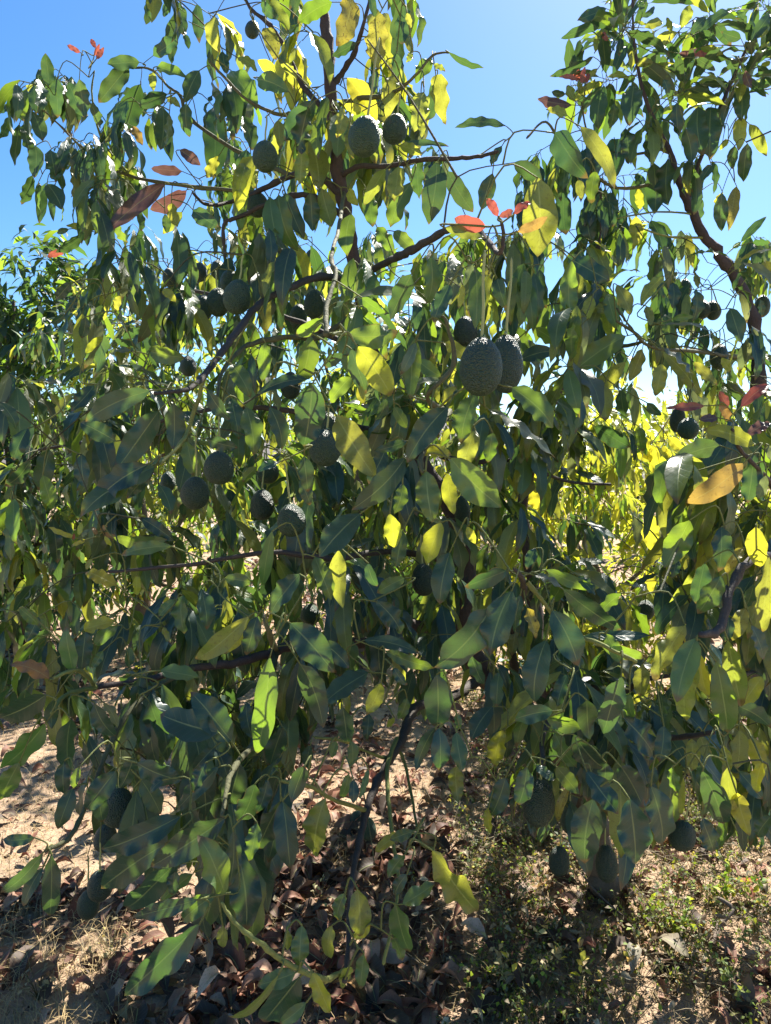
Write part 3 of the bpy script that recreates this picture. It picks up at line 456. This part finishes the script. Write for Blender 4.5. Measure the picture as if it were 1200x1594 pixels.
# px, py (centre), width px, height px, stalk length m, label
AV = [
(750,570,68,90,.125,'left and nearer avocado of the big pair hanging below the red shoot'),
(788,566,54,90,.13,'right avocado of the big pair, partly hidden behind its neighbour'),
(724,515,38,46,.07,'small avocado just above and left of the big hanging pair'),
(572,212,50,60,.16,'avocado right beside the upright stem near the top, light catching its right side'),
(619,199,39,44,.05,'round avocado against clear blue sky near the top'),
(413,242,40,46,.06,'avocado left of the upright stem in the upper leaves'),
(400,318,34,38,.05,'shaded avocado under the upper left branch'),
(373,462,43,53,.06,'largest of the cluster left of the knotty stem'),
(356,438,32,36,.05,'avocado tucked behind the top of the largest one of the left cluster'),
(338,471,36,44,.05,'avocado of the left cluster with a speckled bright right edge'),
(318,480,30,42,.06,'leftmost avocado of the tight left cluster'),
(312,424,24,30,.05,'small avocado above the tight left cluster, left one of two'),
(338,420,24,30,.05,'small avocado above the tight left cluster, right one of two'),
(262,432,24,30,.04,'lone small avocado left of the clusters against pale leaves'),
(490,473,35,45,.05,'avocado just left of the knotty hanging stem'),
(466,492,28,38,.05,'avocado behind and left of the one beside the knotty stem'),
(395,46,22,26,.04,'tiny avocado high up between the two upright stems'),
(486,400,24,26,.05,'small bluish avocado in shade beside the main upright stem'),
(509,697,50,58,.05,'lower avocado of the stacked pair beside the big folded leaf'),
(511,664,38,46,.05,'upper avocado of the stacked pair with a bright speckled top'),
(341,728,48,52,.09,'upper right one of the two round avocados at middle left'),
(306,768,46,52,.10,'lower left one of the two round avocados at middle left'),
(408,786,38,48,.10,'avocado left of the greenest one in the shaded middle'),
(452,810,46,52,.09,'broad dark avocado in the shaded middle below the stacked pair'),
(292,570,26,32,.05,'small avocado under the slanting middle left branch'),
(452,600,32,42,.05,'dark avocado behind the leaves left of the sky opening'),
(262,750,24,32,.05,'small avocado left of the two round middle left ones'),
(415,735,34,36,.05,'dark avocado half hidden between the middle left pair and the stacked pair'),
(657,903,38,52,.08,'green avocado with bumpy lit right edge above the brown limb'),
(1005,950,28,32,.06,'small round avocado among bright yellow green leaves'),
(718,797,26,50,.06,'narrow avocado half covered by the broad green leaf in the middle'),
(1073,667,33,34,.05,'round avocado below the red shoot at the right'),
(1057,653,24,40,.05,'avocado behind the round one below the right red shoot'),
(1067,449,22,30,.05,'small avocado left of the right tree leader'),
(1092,482,24,30,.06,'left one of two touching avocados beside the right tree leader'),
(1108,483,24,30,.06,'right one of two touching avocados beside the right tree leader'),
(1120,555,28,40,.05,'shaded avocado beside the side branch of the right tree'),
(1188,476,24,34,.05,'avocado right of the right tree leader near the edge'),
(842,1250,52,74,.08,'big pear shaped avocado at the left of the low right cluster'),
(872,1340,34,46,.06,'dark avocado hanging lowest in the low right cluster'),
(942,1344,36,58,.06,'avocado with bright pebbled right side in front of the trunk'),
(1067,1302,43,48,.08,'round avocado at the lower right hanging beside long leaves'),
(888,1275,30,46,.06,'avocado between the big pear shaped one and the broad leaf at lower right'),
(185,1257,52,62,.08,'pear shaped green avocado among dark leaves at lower left'),
(166,1305,38,44,.06,'dark avocado just below the green lower left one'),
(137,1412,36,50,.11,'lowest avocado at the left, hanging over dry ground'),
(156,1382,40,52,.08,'avocado overlapping the lowest left one from the right'),
(599,1533,28,42,.10,'avocado near the bottom edge with bright bumpy right side'),
(484,957,32,34,.05,'rounded avocado behind the big leaf in the lower middle'),
(560,900,30,42,.05,'shaded avocado left of the brown limb'),
(555,1279,24,32,.04,'left one of two small avocados against the drooping branch'),
(571,1291,26,38,.04,'right one of two small avocados against the drooping branch'),
(1125,1020,27,32,.05,'dark avocado behind the hanging leaves at right'),
]
for q in AV:
    FRUITS.append((q[0], q[1], q[2], q[3], (.103 * F / q[3] if q[3] / q[2] > 1.5 else (.072 if q[3] / q[2] < 1.1 else .068) * F / q[2])))
VIEWV = np.array([0, -1.0, 0])
def hero_leaf(mb, ox, oy, rec, dflt):
    f = rec.split(); bx, by, tx, ty, w_ = [float(q) for q in f[:5]]; c = f[5]
    d = float(f[6]) if len(f) > 6 else dflt * random.uniform(.94, 1.08)
    P0 = at(ox + bx / 3, oy + by / 3, d)
    Lpx = math.hypot(tx - bx, ty - by) / 3
    d1 = d + random.uniform(-.35, .35) * Lpx / F * d
    P1 = at(ox + tx / 3, oy + ty / 3, d1)
    width = w_ / 3 / F * d
    view = nrm(np.array([0, 0, CAMZ]) - (P0 + P1) / 2); ax = nrm(P1 - P0)
    n = nrm(view - ax * np.dot(view, ax)); sdv = np.cross(ax, n)
    if c == 'p':
        hv = nrm(np.array(SUNV) + view); hv = nrm(hv - ax * np.dot(hv, ax))
        cs = max(.45, abs(np.dot(hv, n))); n2 = hv; width = min(width / cs, width * 1.8)
    else:
        a = random.uniform(-.65, .65); n2 = n * math.cos(a) + sdv * math.sin(a); width /= math.cos(a)
        if n2[2] < 0 and random.random() < .3: n2 = -n2
    L = np.linalg.norm(P1 - P0); width = min(width, .45 * L) * 1.02
    cc, tt, sp = code_col(c)
    leaf(mb, P0, P1, n2, width, cc, tt, bend=random.uniform(.02, .10), fold=random.uniform(.05, .3),
         wave=random.uniform(.05, .15), nl=21, nw=7, spots=sp, twist=random.uniform(-.5, .5), side_bend=random.uniform(-.05, .05))
    return P0, nrm(P0 - P1)

def shoot(mb, tw, p, dirv, nleaf, L, codes, droop, nl=11, nw=5, far=False, check=True, wf=.265):
    """a twig tip with a whorl of leaves"""
    cnt = 0; az = random.uniform(0, 6.28)
    a = nrm(np.cross(dirv, UP + np.array([.01, .02, 0]))); b = np.cross(dirv, a)
    for i in range(nleaf):
        az += 2.4; o = p - dirv * (i * .006 if not far else i * .02)
        rad = a * math.cos(az) + b * math.sin(az)
        ll = L * random.uniform(.75, 1.45)
        ax = nrm(rad * random.uniform(.4, .9) + dirv * random.uniform(.1, .5) - UP * droop * random.uniform(.6, 1.5))
        pet = nrm(rad * .8 + dirv * .6 - UP * .1)
        q = o + pet * .028
        e = q + ax * ll
        if check and (blocked(e) or blocked((q + e) / 2) or blocked(q * .25 + e * .75)): continue
        n = UP - ax * np.dot(UP, ax)
        if np.linalg.norm(n) < .45: n = n + rad * .6 + VIEWV * .3
        n = nrm(n); sv = np.cross(ax, n); r = random.uniform(-.7, .7); n = n * math.cos(r) + sv * math.sin(r)
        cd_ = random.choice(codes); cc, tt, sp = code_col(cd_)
        if cd_ == 'p':
            hv = np.array(SUNV) + nrm(np.array([0, 0, CAMZ]) - q); n = nrm(hv - ax * np.dot(hv, ax))
        leaf(mb, q, e, n, ll * random.uniform(wf * .8, wf * 1.2), cc, tt, bend=random.uniform(.03, .16), fold=random.uniform(.05, .35),
             wave=random.uniform(.05, .17), nl=nl, nw=nw, spots=sp, twist=random.uniform(-.7, .7))
        if not far: tube(tw, [o, o + pet * .014, q + ax * .004], [.0015, .0013, .0011], (.16, .18, .05), 3)
        cnt += 1
    return cnt

def bark_col(r, px):
    if r > .012: return (.075, .055, .048)
    if r > .006: return (.06, .05, .042)
    if r > .0043: return (.10, .10, .045)
    if r > .0035: return (.20, .22, .06)
    return (.15, .18, .05)

SHORT = {}
def build_tree(root, skel, heroes, zones, split=3.0):
    # branch polylines
    nodes = []; owner = []; names = list(skel); polys = {}
    wood = {k: MB() for k in names}; fol = {k: MB() for k in names}
    for k in names:
        P = np.array([at(x, y, d) for x, y, d, r in skel[k]]); r = np.array([q[3] for q in skel[k]]) / 1000 * (.82 if k in ('c', 'e', 'f', 'i', 'h') else 1)
        if k != 'trunk' and k != 'leader':
            P[1:-1] += rng.normal(0, .004, P[1:-1].shape)
        S = smooth(P, 6); rr = np.interp(np.linspace(0, len(P) - 1, len(S)), np.arange(len(P)), r)
        rr = rr * (1 + .05 * np.sin(np.arange(len(S)) * 1.7) + .22 * (rng.random(len(S)) > .88)); S[1:-1] += rng.normal(0, 1, (len(S) - 2, 3)) * rr[1:-1, None] * .14; polys[k] = S
        cc = bark_col(r.mean(), 0)
        if k == 'trunk': S[0][2] = -.03; cc = (.12, .09, .06)
        tube(wood[k], S, rr, cc, 14 if r.max() > .02 else 8, .08)
        if k != 'trunk':
            for p in S[2:]: nodes.append(p); owner.append(k)
    nodes = list(nodes); jobs = []
    for (P0, back, mbk) in heroes: jobs.append(('h', P0, back, mbk))
    for poly, d0, d1, n, L, codes in zones:
        for _ in range(n):
            x, y = rand_in(poly); p = at(x, y - 12, random.uniform(d0, d1))
            if p[2] < .35 or blocked(p): continue
            jobs.append(('f', p, None, (L, codes, y, x)))
    NA = np.array(nodes)
    best = [(np.min(np.linalg.norm(NA - j[1], axis=1)), i) for i, j in enumerate(jobs)]
    best.sort(key=lambda q: q[0])
    for dist, i in best:
        kind, p, back, ex = jobs[i]
        arr = np.array(nodes); dd = np.linalg.norm(arr - p, axis=1); k = int(np.argmin(dd)); a = arr[k]; o = owner[k]; dist = dd[k]
        if kind == 'h':
            out = back * min(.05, dist * .5)
        else:
            out = np.array([0, 0, .03]) * min(1, dist * 4)
        mid = (a + p) * .5 + out + rng.normal(0, .012, 3) * min(1, dist * 5)
        S = smooth([a, mid, p], 4)
        r0 = .0016 + .0035 * min(dist, 1.); tube(wood[o], S, np.linspace(r0, .0014, len(S)), (.15, .17, .05) if dist < .15 else (.08, .085, .04), 4)
        for q in S[2:-1]: nodes.append(q); owner.append(o)
        if kind == 'h':
            ex.append(o)
        else:
            L, codes, y, x = ex
            up = y < 200 and x > 850
            dv = nrm(nrm(p - a) * .7 + rng.normal(0, .45, 3) + UP * (.5 if up else -.05))
            tn = p + dv * .05; tube(wood[o], [p, tn], [.0016, .0013], (.15, .18, .05), 4)
            shoot(fol[o], wood[o], tn, dv, random.randint(8, 13), L, codes, random.uniform(.0, .5) if up else (random.uniform(1.2, 3.2) if y < 430 else random.uniform(.7, 2.2)))
    return wood, fol

hero_lists = {1: [], 2: []}; hero_recs = {1: [], 2: []}
for tl, txt in HERO.items():
    ox, oy, dd = TILE[tl]
    for rec in txt.split(';'):
        f = rec.split(); sx = ox + float(f[0]) / 3; sy = oy + float(f[1]) / 3
        dep = float(f[6]) if len(f) > 6 else dd
        tree = 2 if (sx > 1070 or (tl == 'C' and dep > 2.5)) and sy < 1190 else 1
        mb = MB(); P0, back = hero_leaf(mb, ox, oy, rec, dd)
        tag = []
        hero_lists[tree].append((P0, back, tag)); hero_recs[tree].append((mb, tag, f[5], sx, sy))

for px, py, w_, h_, sl, lb in AV:
    d = [q[4] for q in FRUITS if q[0] == px and q[1] == py][0]
    hero_lists[2 if px > 1040 and py < 1190 else 1].append((at(px, py - h_ * .5, d) + UP * sl * .97, UP, []))
def merge(dst, src):
    base = dst.n
    dst.v += src.v; dst.u += src.u; dst.c += src.c; dst.t += src.t
    dst.f += [f + base for f in src.f]; dst.n += src.n

def make_tree(idx, skel, label):
    base = at(*skel['trunk'][0][:3]); base[2] = 0
    root = link('avocado_tree', None, None, label, 'avocado tree', 'avocado trees of the orchard'); root.location = base
    wood, fol = build_tree(root, skel, hero_lists[idx], ZONES[idx])
    red = {}
    for mb, tag, c, sx, sy in hero_recs[idx]:
        if c in 'rb' and tag: merge(red.setdefault(tag[0], MB()), mb)
        elif tag: merge(fol[tag[0]], mb)
    for k in skel:
        nm = 'trunk' if k == 'trunk' else 'branch'
        b = wood[k].build(nm, M_bark, root, origin=base)
        f_ = fol[k].build('foliage', M_leaf, b, origin=base)
        if k in red: red[k].build('young_leaves', M_leaf, b, origin=base, label='coppery red young leaves at the shoot tips')
    return root
make_tree(1, T1, 'large fruiting avocado tree filling the middle, its leaning trunk rising from green weeds')
make_tree(2, T2, 'avocado tree at the right edge with a tall bare leader against the sky')

# ---------------------------------------------------------------- trees further back
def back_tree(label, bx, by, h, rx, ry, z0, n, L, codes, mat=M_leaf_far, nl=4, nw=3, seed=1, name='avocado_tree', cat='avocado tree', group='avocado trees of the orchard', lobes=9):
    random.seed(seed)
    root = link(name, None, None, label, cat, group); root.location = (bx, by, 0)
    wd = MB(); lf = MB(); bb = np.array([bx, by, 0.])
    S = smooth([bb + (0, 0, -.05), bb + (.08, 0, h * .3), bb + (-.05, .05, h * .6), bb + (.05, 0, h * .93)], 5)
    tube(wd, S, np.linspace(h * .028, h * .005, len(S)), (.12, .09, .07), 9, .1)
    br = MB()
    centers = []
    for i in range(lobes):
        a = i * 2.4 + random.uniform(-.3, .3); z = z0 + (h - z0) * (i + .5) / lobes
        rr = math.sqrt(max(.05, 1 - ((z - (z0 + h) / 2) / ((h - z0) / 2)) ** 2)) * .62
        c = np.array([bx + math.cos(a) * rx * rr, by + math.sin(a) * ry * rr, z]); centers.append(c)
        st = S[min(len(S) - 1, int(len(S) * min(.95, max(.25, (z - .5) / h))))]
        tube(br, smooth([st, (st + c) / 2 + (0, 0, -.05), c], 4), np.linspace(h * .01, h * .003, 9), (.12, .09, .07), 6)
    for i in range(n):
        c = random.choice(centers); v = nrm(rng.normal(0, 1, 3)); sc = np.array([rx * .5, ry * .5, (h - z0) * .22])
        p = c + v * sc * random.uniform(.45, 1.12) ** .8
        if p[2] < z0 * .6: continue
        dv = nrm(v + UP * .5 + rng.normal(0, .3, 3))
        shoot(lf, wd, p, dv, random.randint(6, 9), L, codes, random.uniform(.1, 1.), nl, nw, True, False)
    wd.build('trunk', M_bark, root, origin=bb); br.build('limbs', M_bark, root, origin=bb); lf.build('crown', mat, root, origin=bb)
def gx(px, d): return (px - 600) / F * d
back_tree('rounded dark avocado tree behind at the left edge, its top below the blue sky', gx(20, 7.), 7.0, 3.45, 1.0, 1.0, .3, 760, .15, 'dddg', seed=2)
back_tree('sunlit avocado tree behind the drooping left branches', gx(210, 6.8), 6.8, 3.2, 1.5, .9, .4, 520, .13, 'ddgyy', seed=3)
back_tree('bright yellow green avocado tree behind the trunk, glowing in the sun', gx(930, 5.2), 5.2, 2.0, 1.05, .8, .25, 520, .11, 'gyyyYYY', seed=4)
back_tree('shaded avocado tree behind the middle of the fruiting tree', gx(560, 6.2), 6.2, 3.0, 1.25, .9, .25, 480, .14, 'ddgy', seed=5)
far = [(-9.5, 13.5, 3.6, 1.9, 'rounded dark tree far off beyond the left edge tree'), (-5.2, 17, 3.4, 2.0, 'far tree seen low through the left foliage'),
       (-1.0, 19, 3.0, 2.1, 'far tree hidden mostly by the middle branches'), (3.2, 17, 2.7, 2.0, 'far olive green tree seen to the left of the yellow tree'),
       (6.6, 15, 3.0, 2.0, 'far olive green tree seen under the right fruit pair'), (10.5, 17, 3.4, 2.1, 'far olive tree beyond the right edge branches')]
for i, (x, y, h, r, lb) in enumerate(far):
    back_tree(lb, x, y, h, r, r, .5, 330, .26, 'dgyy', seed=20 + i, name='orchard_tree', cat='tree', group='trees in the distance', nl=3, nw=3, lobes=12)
random.seed(11)

# ---------------------------------------------------------------- avocados
def fruit_mesh(name, nu, nv, amp, seed):
    V = []; f = []
    for i in range(nv + 1):
        u = i / nv; th = u * math.pi
        z = math.cos(th); r = math.sin(th)
        rr = r * (1 + .07 * (-z)) * (1 - .03 * max(0, z))
        zz = -.5 + .5 * z * 1.0
        for j in range(nu):
            a = 2 * math.pi * j / nu
            p = Vector((rr * .375 * math.cos(a), rr * .375 * math.sin(a), zz))
            n_ = Vector((p.x * 2, p.y * 2, z * .8)).normalized()
            q = p * 34 + Vector((seed, 0, 0))
            dsp = amp * (noise.noise(q) + .5 * noise.noise(q * 2.1)) + .012 * noise.noise(p * 4 + Vector((seed, 5, 1)))
            V.append(p + n_ * dsp)
    for i in range(nv):
        for j in range(nu):
            k = (j + 1) % nu
            f.append((i * nu + j, (i + 1) * nu + j, (i + 1) * nu + k, i * nu + k))
    mb = MB(); mb.add([tuple(v) for v in V], f, np.zeros((len(V), 2)), (.03, .06, .03), (0, 0, 0))
    me_o = mb.build(name, M_fruit); me = me_o.data; bpy.data.objects.remove(me_o); return me
FR = [fruit_mesh('fruit', 56, 48, .006, s) for s in (0, 7, 19)]
FRH = [fruit_mesh('fruit_fine', 150, 120, .006, s) for s in (3, 31)]
def stem_mesh():
    mb = MB(); S = smooth([(0, 0, -.03), (0, 0, .02), (.03, .02, .35), (-.02, .03, .7), (.04, 0, 1.0)], 5)
    r = np.interp(np.linspace(0, 1, len(S)), [0, .08, .2, 1], [.11, .085, .045, .04])
    tube(mb, S, r * 1.5, (.30, .33, .12), 8)
    o = mb.build('stem', M_stem); me = o.data; bpy.data.objects.remove(o); return me
STEM = stem_mesh()
for i, (px, py, w_, h_, sl, lb) in enumerate(AV):
    wm = .068; d = wm * F / w_
    if h_ / w_ < 1.1: wm = .072
    if h_ / w_ > 1.5: d = .103 * F / h_
    hm = h_ / F * d; wm = w_ / F * d
    top = at(px, py - h_ * .5, d)
    r = link('avocado', None, None, lb, 'avocado', 'avocados hanging on the trees'); r.location = top
    r.rotation_euler = (random.uniform(-.12, .12), random.uniform(-.12, .12), random.uniform(0, 6.28))
    me = (FRH if w_ > 46 else FR)[i % (2 if w_ > 46 else 3)]
    fo = link('fruit', me, r); fo.scale = (wm / .77, wm / .77, hm); fo.rotation_euler = (random.uniform(-.1, .1), random.uniform(-.1, .1), 0)
    st = link('stem', STEM, r); st.scale = (.035, .035, sl)

# ---------------------------------------------------------------- ground life
def field(fn, n, x0, x1, y0, y1):
    """random ground points, fn(px,py)->probability from real position"""
    out = []
    while len(out) < n:
        x = random.uniform(x0, x1); y = random.uniform(y0, y1)
        if random.random() < fn(x, y): out.append((x, y))
    return out
def litter_density(x, y):
    base = .35
    px, py = proj(np.array([x, y, 0.]))
    if y > 4.6: return .25 + .5 * (noise.noise(Vector((x * .5, y * .5, 9))) > .05)
    if px > 700: base = .3
    else:
        base = 1.0 if py > 1290 else .28
        if px < 430 and py < 1395: base = .06
        if px < 180 and py > 1430: base = .3
    return base * (.5 + .9 * max(0, noise.noise(Vector((x * 1.7, y * 1.7, 2))) + .35))
LIT = [((.21, .095, .065), 4), ((.10, .05, .036), 3.5), ((.26, .15, .11), 2.5), ((.36, .24, .18), 1.2), ((.16, .055, .035), 1.5), ((.30, .17, .07), .6), ((.07, .045, .035), 3)]
LW = [q[1] for q in LIT]
def fallen(mb, x, y, L, curl, colr, z=0.0):
    a = random.uniform(0, 6.28); ax = np.array([math.cos(a), math.sin(a), random.uniform(-.15, .3)])
    p = np.array([x, y, gz(x, y) + random.uniform(.006, .03) + z])
    n = nrm(UP + rng.normal(0, .35, 3))
    k = random.uniform(.55, 1.4); c = tuple(q * k for q in colr)
    leaf(mb, p - ax * L / 2, p + ax * L / 2, n, L * random.uniform(.35, .5), c, tuple(q * 1.5 for q in c), bend=curl * random.choice((-.25, .3, .4)),
         fold=curl * random.uniform(.3, 1.3), wave=random.uniform(.05, .14), nl=7, nw=5, spots=.3, twist=random.uniform(-1, 1))
mb = MB()
for x, y in field(litter_density, 3800, -2.2, 2.4, 1.8, 4.8):
    fallen(mb, x, y, random.choice((.03, .05, .07, .09, .12)) * random.uniform(.8, 1.2), random.uniform(.4, 1.), random.choices(LIT, LW)[0][0])
for x, y in field(litter_density, 4200, -7, 6, 4.6, 14):
    fallen(mb, x, y, random.uniform(.09, .17), .6, random.choices(LIT, LW)[0][0])
def chip(mb, x, y, L, c):
    p = np.array([x, y, gz(x, y) + .004]); V = p + rng.normal(0, 1, (4, 3)) * np.array([L, L, L * .45]) * .5
    V[:, 2] = np.maximum(V[:, 2], gz(x, y) + .001)
    mb.add(V, [(0, 1, 2, 3)], np.tile([.3, .5], (4, 1)), (*c, 0), c)
for x, y in field(lambda x, y: .4 + .6 * litter_density(x, y), 15000, -2.6, 2.6, 1.8, 6.5):
    k = random.uniform(.6, 1.5); c = random.choices(LIT, LW)[0][0]
    chip(mb, x, y, random.choice((.006, .01, .018)), tuple(q * k for q in c))
mb.build('leaf_litter', M_litter, label='brown and pinkish dry avocado leaves carpeting the soil', cat='leaf litter', kind='stuff')

def blade(mb, x, y, h, lean, wd, c, z=0):
    a = random.uniform(0, 6.28); d = np.array([math.cos(a), math.sin(a), 0]); s = np.array([-d[1], d[0], 0]) * wd
    p = np.array([x, y, gz(x, y) + z]); m = p + d * lean * h * .35 + UP * h * .65; e = p + d * lean * h + UP * h * random.uniform(.5, 1.)
    V = [p - s, p + s, m + s * .7, m - s * .7, e + s * .15, e - s * .15]
    mb.add(V, [(0, 1, 2, 3), (3, 2, 4, 5)], np.tile([.3, .5], (6, 1)), (*c, 0), tuple(q * 1.2 for q in c))
def straw_density(x, y):
    px, py = proj(np.array([x, y, 0.]))
    v = .3 + .9 * max(0, noise.noise(Vector((x * 2.1, y * 2.1, 6))) + .1)
    if px < 190 and py > 1430: v += 2.2
    if px > 760: v *= .9
    return v
mb = MB()
for x, y in field(straw_density, 50000, -3.2, 3.0, 1.8, 8.0):
    k = random.uniform(.6, 1.3); lf_ = proj(np.array([x, y, 0.])); tall = 1.7 if lf_[0] < 200 and lf_[1] > 1430 else 1.
    blade(mb, x, y, tall * random.uniform(.012, .055), random.uniform(.5, 2.2), .0013, (.42 * k, .32 * k, .17 * k))
mb.build('dry_grass', M_grass, label='short straw coloured dry grass scattered over the bare soil', cat='dry grass', kind='stuff')

GC = [(.13, .20, .035), (.17, .23, .04), (.06, .10, .03), (.20, .20, .07), (.12, .14, .09), (.19, .15, .10), (.15, .12, .09)]
def weed(mb, x, y, h, nst, nlf, lsz, codes):
    for s in range(nst):
        a = random.uniform(0, 6.28); ln = random.uniform(.2, 1.1)
        p = np.array([x, y, gz(x, y)]); e = p + np.array([math.cos(a) * ln * h, math.sin(a) * ln * h, h * random.uniform(.6, 1.1)])
        S = smooth([p, (p + e) / 2 + np.array([0, 0, h * .15]), e], 3)
        tube(mb, S, np.linspace(.0014, .0007, len(S)), (.16, .14, .07), 3, t=(.1, .1, .03))
        for i in range(nlf):
            q = S[random.randint(1, len(S) - 1)] + rng.normal(0, .004, 3)
            d = nrm(rng.normal(0, 1, 3) + UP * .3); c = random.choice(codes); k = random.uniform(.7, 1.3)
            L = lsz * random.uniform(.6, 1.3)
            leaf(mb, q, q + d * L, nrm(UP + rng.normal(0, .5, 3)), L * .6, tuple(v * k for v in c), tuple(min(1, v * k * 3) for v in (c[0] * 1.3, c[1] * 1.1, c[2] * .5)), nl=3, nw=3, wave=.02)
def green_density(x, y):
    px, py = proj(np.array([x, y, 0.]))
    if px < 690: return 0.01
    v = max(.12, noise.noise(Vector((x * 1.6, y * 1.6, 4))) + .5)
    return v * min(1, (px - 690) / 110)
mb = MB()
for x, y in field(green_density, 2300, .1, 3.2, 1.9, 5.2):
    weed(mb, x, y, random.uniform(.04, .15), random.randint(2, 5), 6, random.uniform(.011, .022), GC)
mb.build('ground_cover', M_grass, label='low green small-leaved weeds covering the soil around the trunk', cat='ground cover', kind='stuff')
DRY = [(.30, .24, .16), (.24, .18, .12), (.36, .31, .22)]
mb = MB()
for x, y in field(lambda x, y: 1 if proj(np.array([x, y, 0]))[0] > 640 else .12, 620, -1.2, 2.2, 1.9, 3.4):
    a = random.uniform(0, 6.28); p = np.array([x, y, gz(x, y) + .01]); P = [p]
    for i in range(4):
        a += random.uniform(-.9, .9); p = p + np.array([math.cos(a) * .06, math.sin(a) * .06, random.uniform(-.02, .035)]); p[2] = max(p[2], .01); P.append(p)
    k = random.uniform(.6, 1.2); tube(mb, smooth(P, 3), .0013, tuple(v * k for v in DRY[0]), 3)
    if random.random() < .5:
        fallen(mb, P[-1][0], P[-1][1], random.uniform(.02, .05), 1., random.choice(DRY), P[-1][2])
mb.build('dry_vines', M_grass, label='tangle of thin dried vine stems over the weeds', cat='dry vines', kind='stuff')

# single plants and leaves one can point at
def weed_thing(px, py, h, nst, nlf, lsz, codes, lb, name='weed', cat='weed'):
    g = ground_at(px, py); mb = MB(); weed(mb, g[0], g[1], h, nst, nlf, lsz, codes)
    mb.build(name, M_grass, origin=g, label=lb, cat=cat, group='weeds around the trunk').location = g
weed_thing(735, 1340, .20, 7, 12, .014, [(.16, .19, .13), (.12, .15, .10)], 'grey green fine-leaved weed in front of sunlit soil, left of the trunk')
weed_thing(1060, 1470, .16, 9, 14, .024, [(.20, .26, .03), (.12, .19, .03)], 'bright yellow green bushy weed right of the trunk')
weed_thing(1120, 1400, .15, 7, 9, .035, [(.22, .26, .03), (.10, .18, .03)], 'broad-leaved yellow green weed at the right, beside a grey stick')
weed_thing(800, 1560, .15, 7, 9, .028, [(.30, .27, .15), (.24, .2, .12)], 'dried pale weed with curled leaves near the bottom, right of the middle')
weed_thing(905, 1570, .22, 5, 8, .03, [(.45, .36, .06), (.3, .22, .12)], 'withered weed with a few yellow leaves near the bottom right')
weed_thing(1150, 1560, .18, 8, 12, .02, [(.09, .14, .04), (.13, .17, .05)], 'dark green small-leaved weed in the bottom right corner')
weed_thing(60, 1560, .12, 16, 2, .02, [(.25, .22, .14)], 'tuft of dry grass stems in the bottom left corner', 'grass_tuft', 'grass tuft')
weed_thing(170, 1500, .10, 16, 2, .02, [(.25, .22, .14)], 'tuft of dry grass stems among brown leaves at lower left', 'grass_tuft', 'grass tuft')
weed_thing(500, 1420, .13, 4, 5, .02, [(.4, .36, .22)], 'small bleached weed with bent stems left of the drooping branch tip')
def fallen_thing(px, py, L, colr, lb):
    g = ground_at(px, py); mb = MB(); fallen(mb, g[0], g[1], L, .8, colr, .03)
    mb.build('fallen_leaf', M_litter, origin=g, label=lb, cat='fallen leaf', group='large fallen leaves').location = g
fallen_thing(1040, 1500, .15, (.27, .22, .16), 'large pale dead leaf lying flat among weeds right of the trunk')
fallen_thing(985, 1520, .11, (.27, .24, .20), 'curled grey dead leaf left of the large pale one')
fallen_thing(735, 1475, .12, (.42, .30, .25), 'pinkish curled fallen leaf in a patch of sun at bottom middle')
fallen_thing(330, 1562, .13, (.46, .31, .23), 'sunlit tan fallen leaf at the bottom left of the middle')
fallen_thing(65, 1548, .10, (.36, .19, .12), 'reddish brown fallen leaf near the bottom left corner')
fallen_thing(240, 1480, .16, (.12, .07, .05), 'large dark brown fallen leaf in shade at lower left')
fallen_thing(300, 1490, .15, (.13, .08, .06), 'large curled dark fallen leaf beside the big hanging green leaf')
fallen_thing(1160, 1380, .10, (.40, .13, .05), 'orange red fallen leaf among weeds at the right')
fallen_thing(780, 1425, .10, (.26, .07, .04), 'deep red fallen leaf in shade left of the trunk')
def stick_thing(pts, r, lb):
    g = ground_at(*pts[0][:2]); mb = MB(); P = []
    for px, py, z in pts:
        q = ground_at(px, py); q = q * (1 - z / CAMZ); q[2] = z; P.append(q)
    tube(mb, smooth(P, 4), np.linspace(r, r * .6, (len(P) - 1) * 4 + 1), (.17, .13, .10), 7, .1)
    mb.build('stick', M_bark, origin=g, label=lb, cat='stick', group='dead sticks').location = g
stick_thing([(1105, 1480, .0), (1120, 1440, .03), (1140, 1415, .06), (1118, 1398, .09)], .012, 'bent grey broken stick standing in weeds at the right')
stick_thing([(1060, 1445, .0), (1130, 1480, .02), (1190, 1500, .01)], .006, 'thin bleached stick lying in weeds at the right edge')
stick_thing([(905, 1360, .10), (940, 1400, .07), (1000, 1450, .0)], .004, 'thin pale stalk leaning across the foot of the trunk')
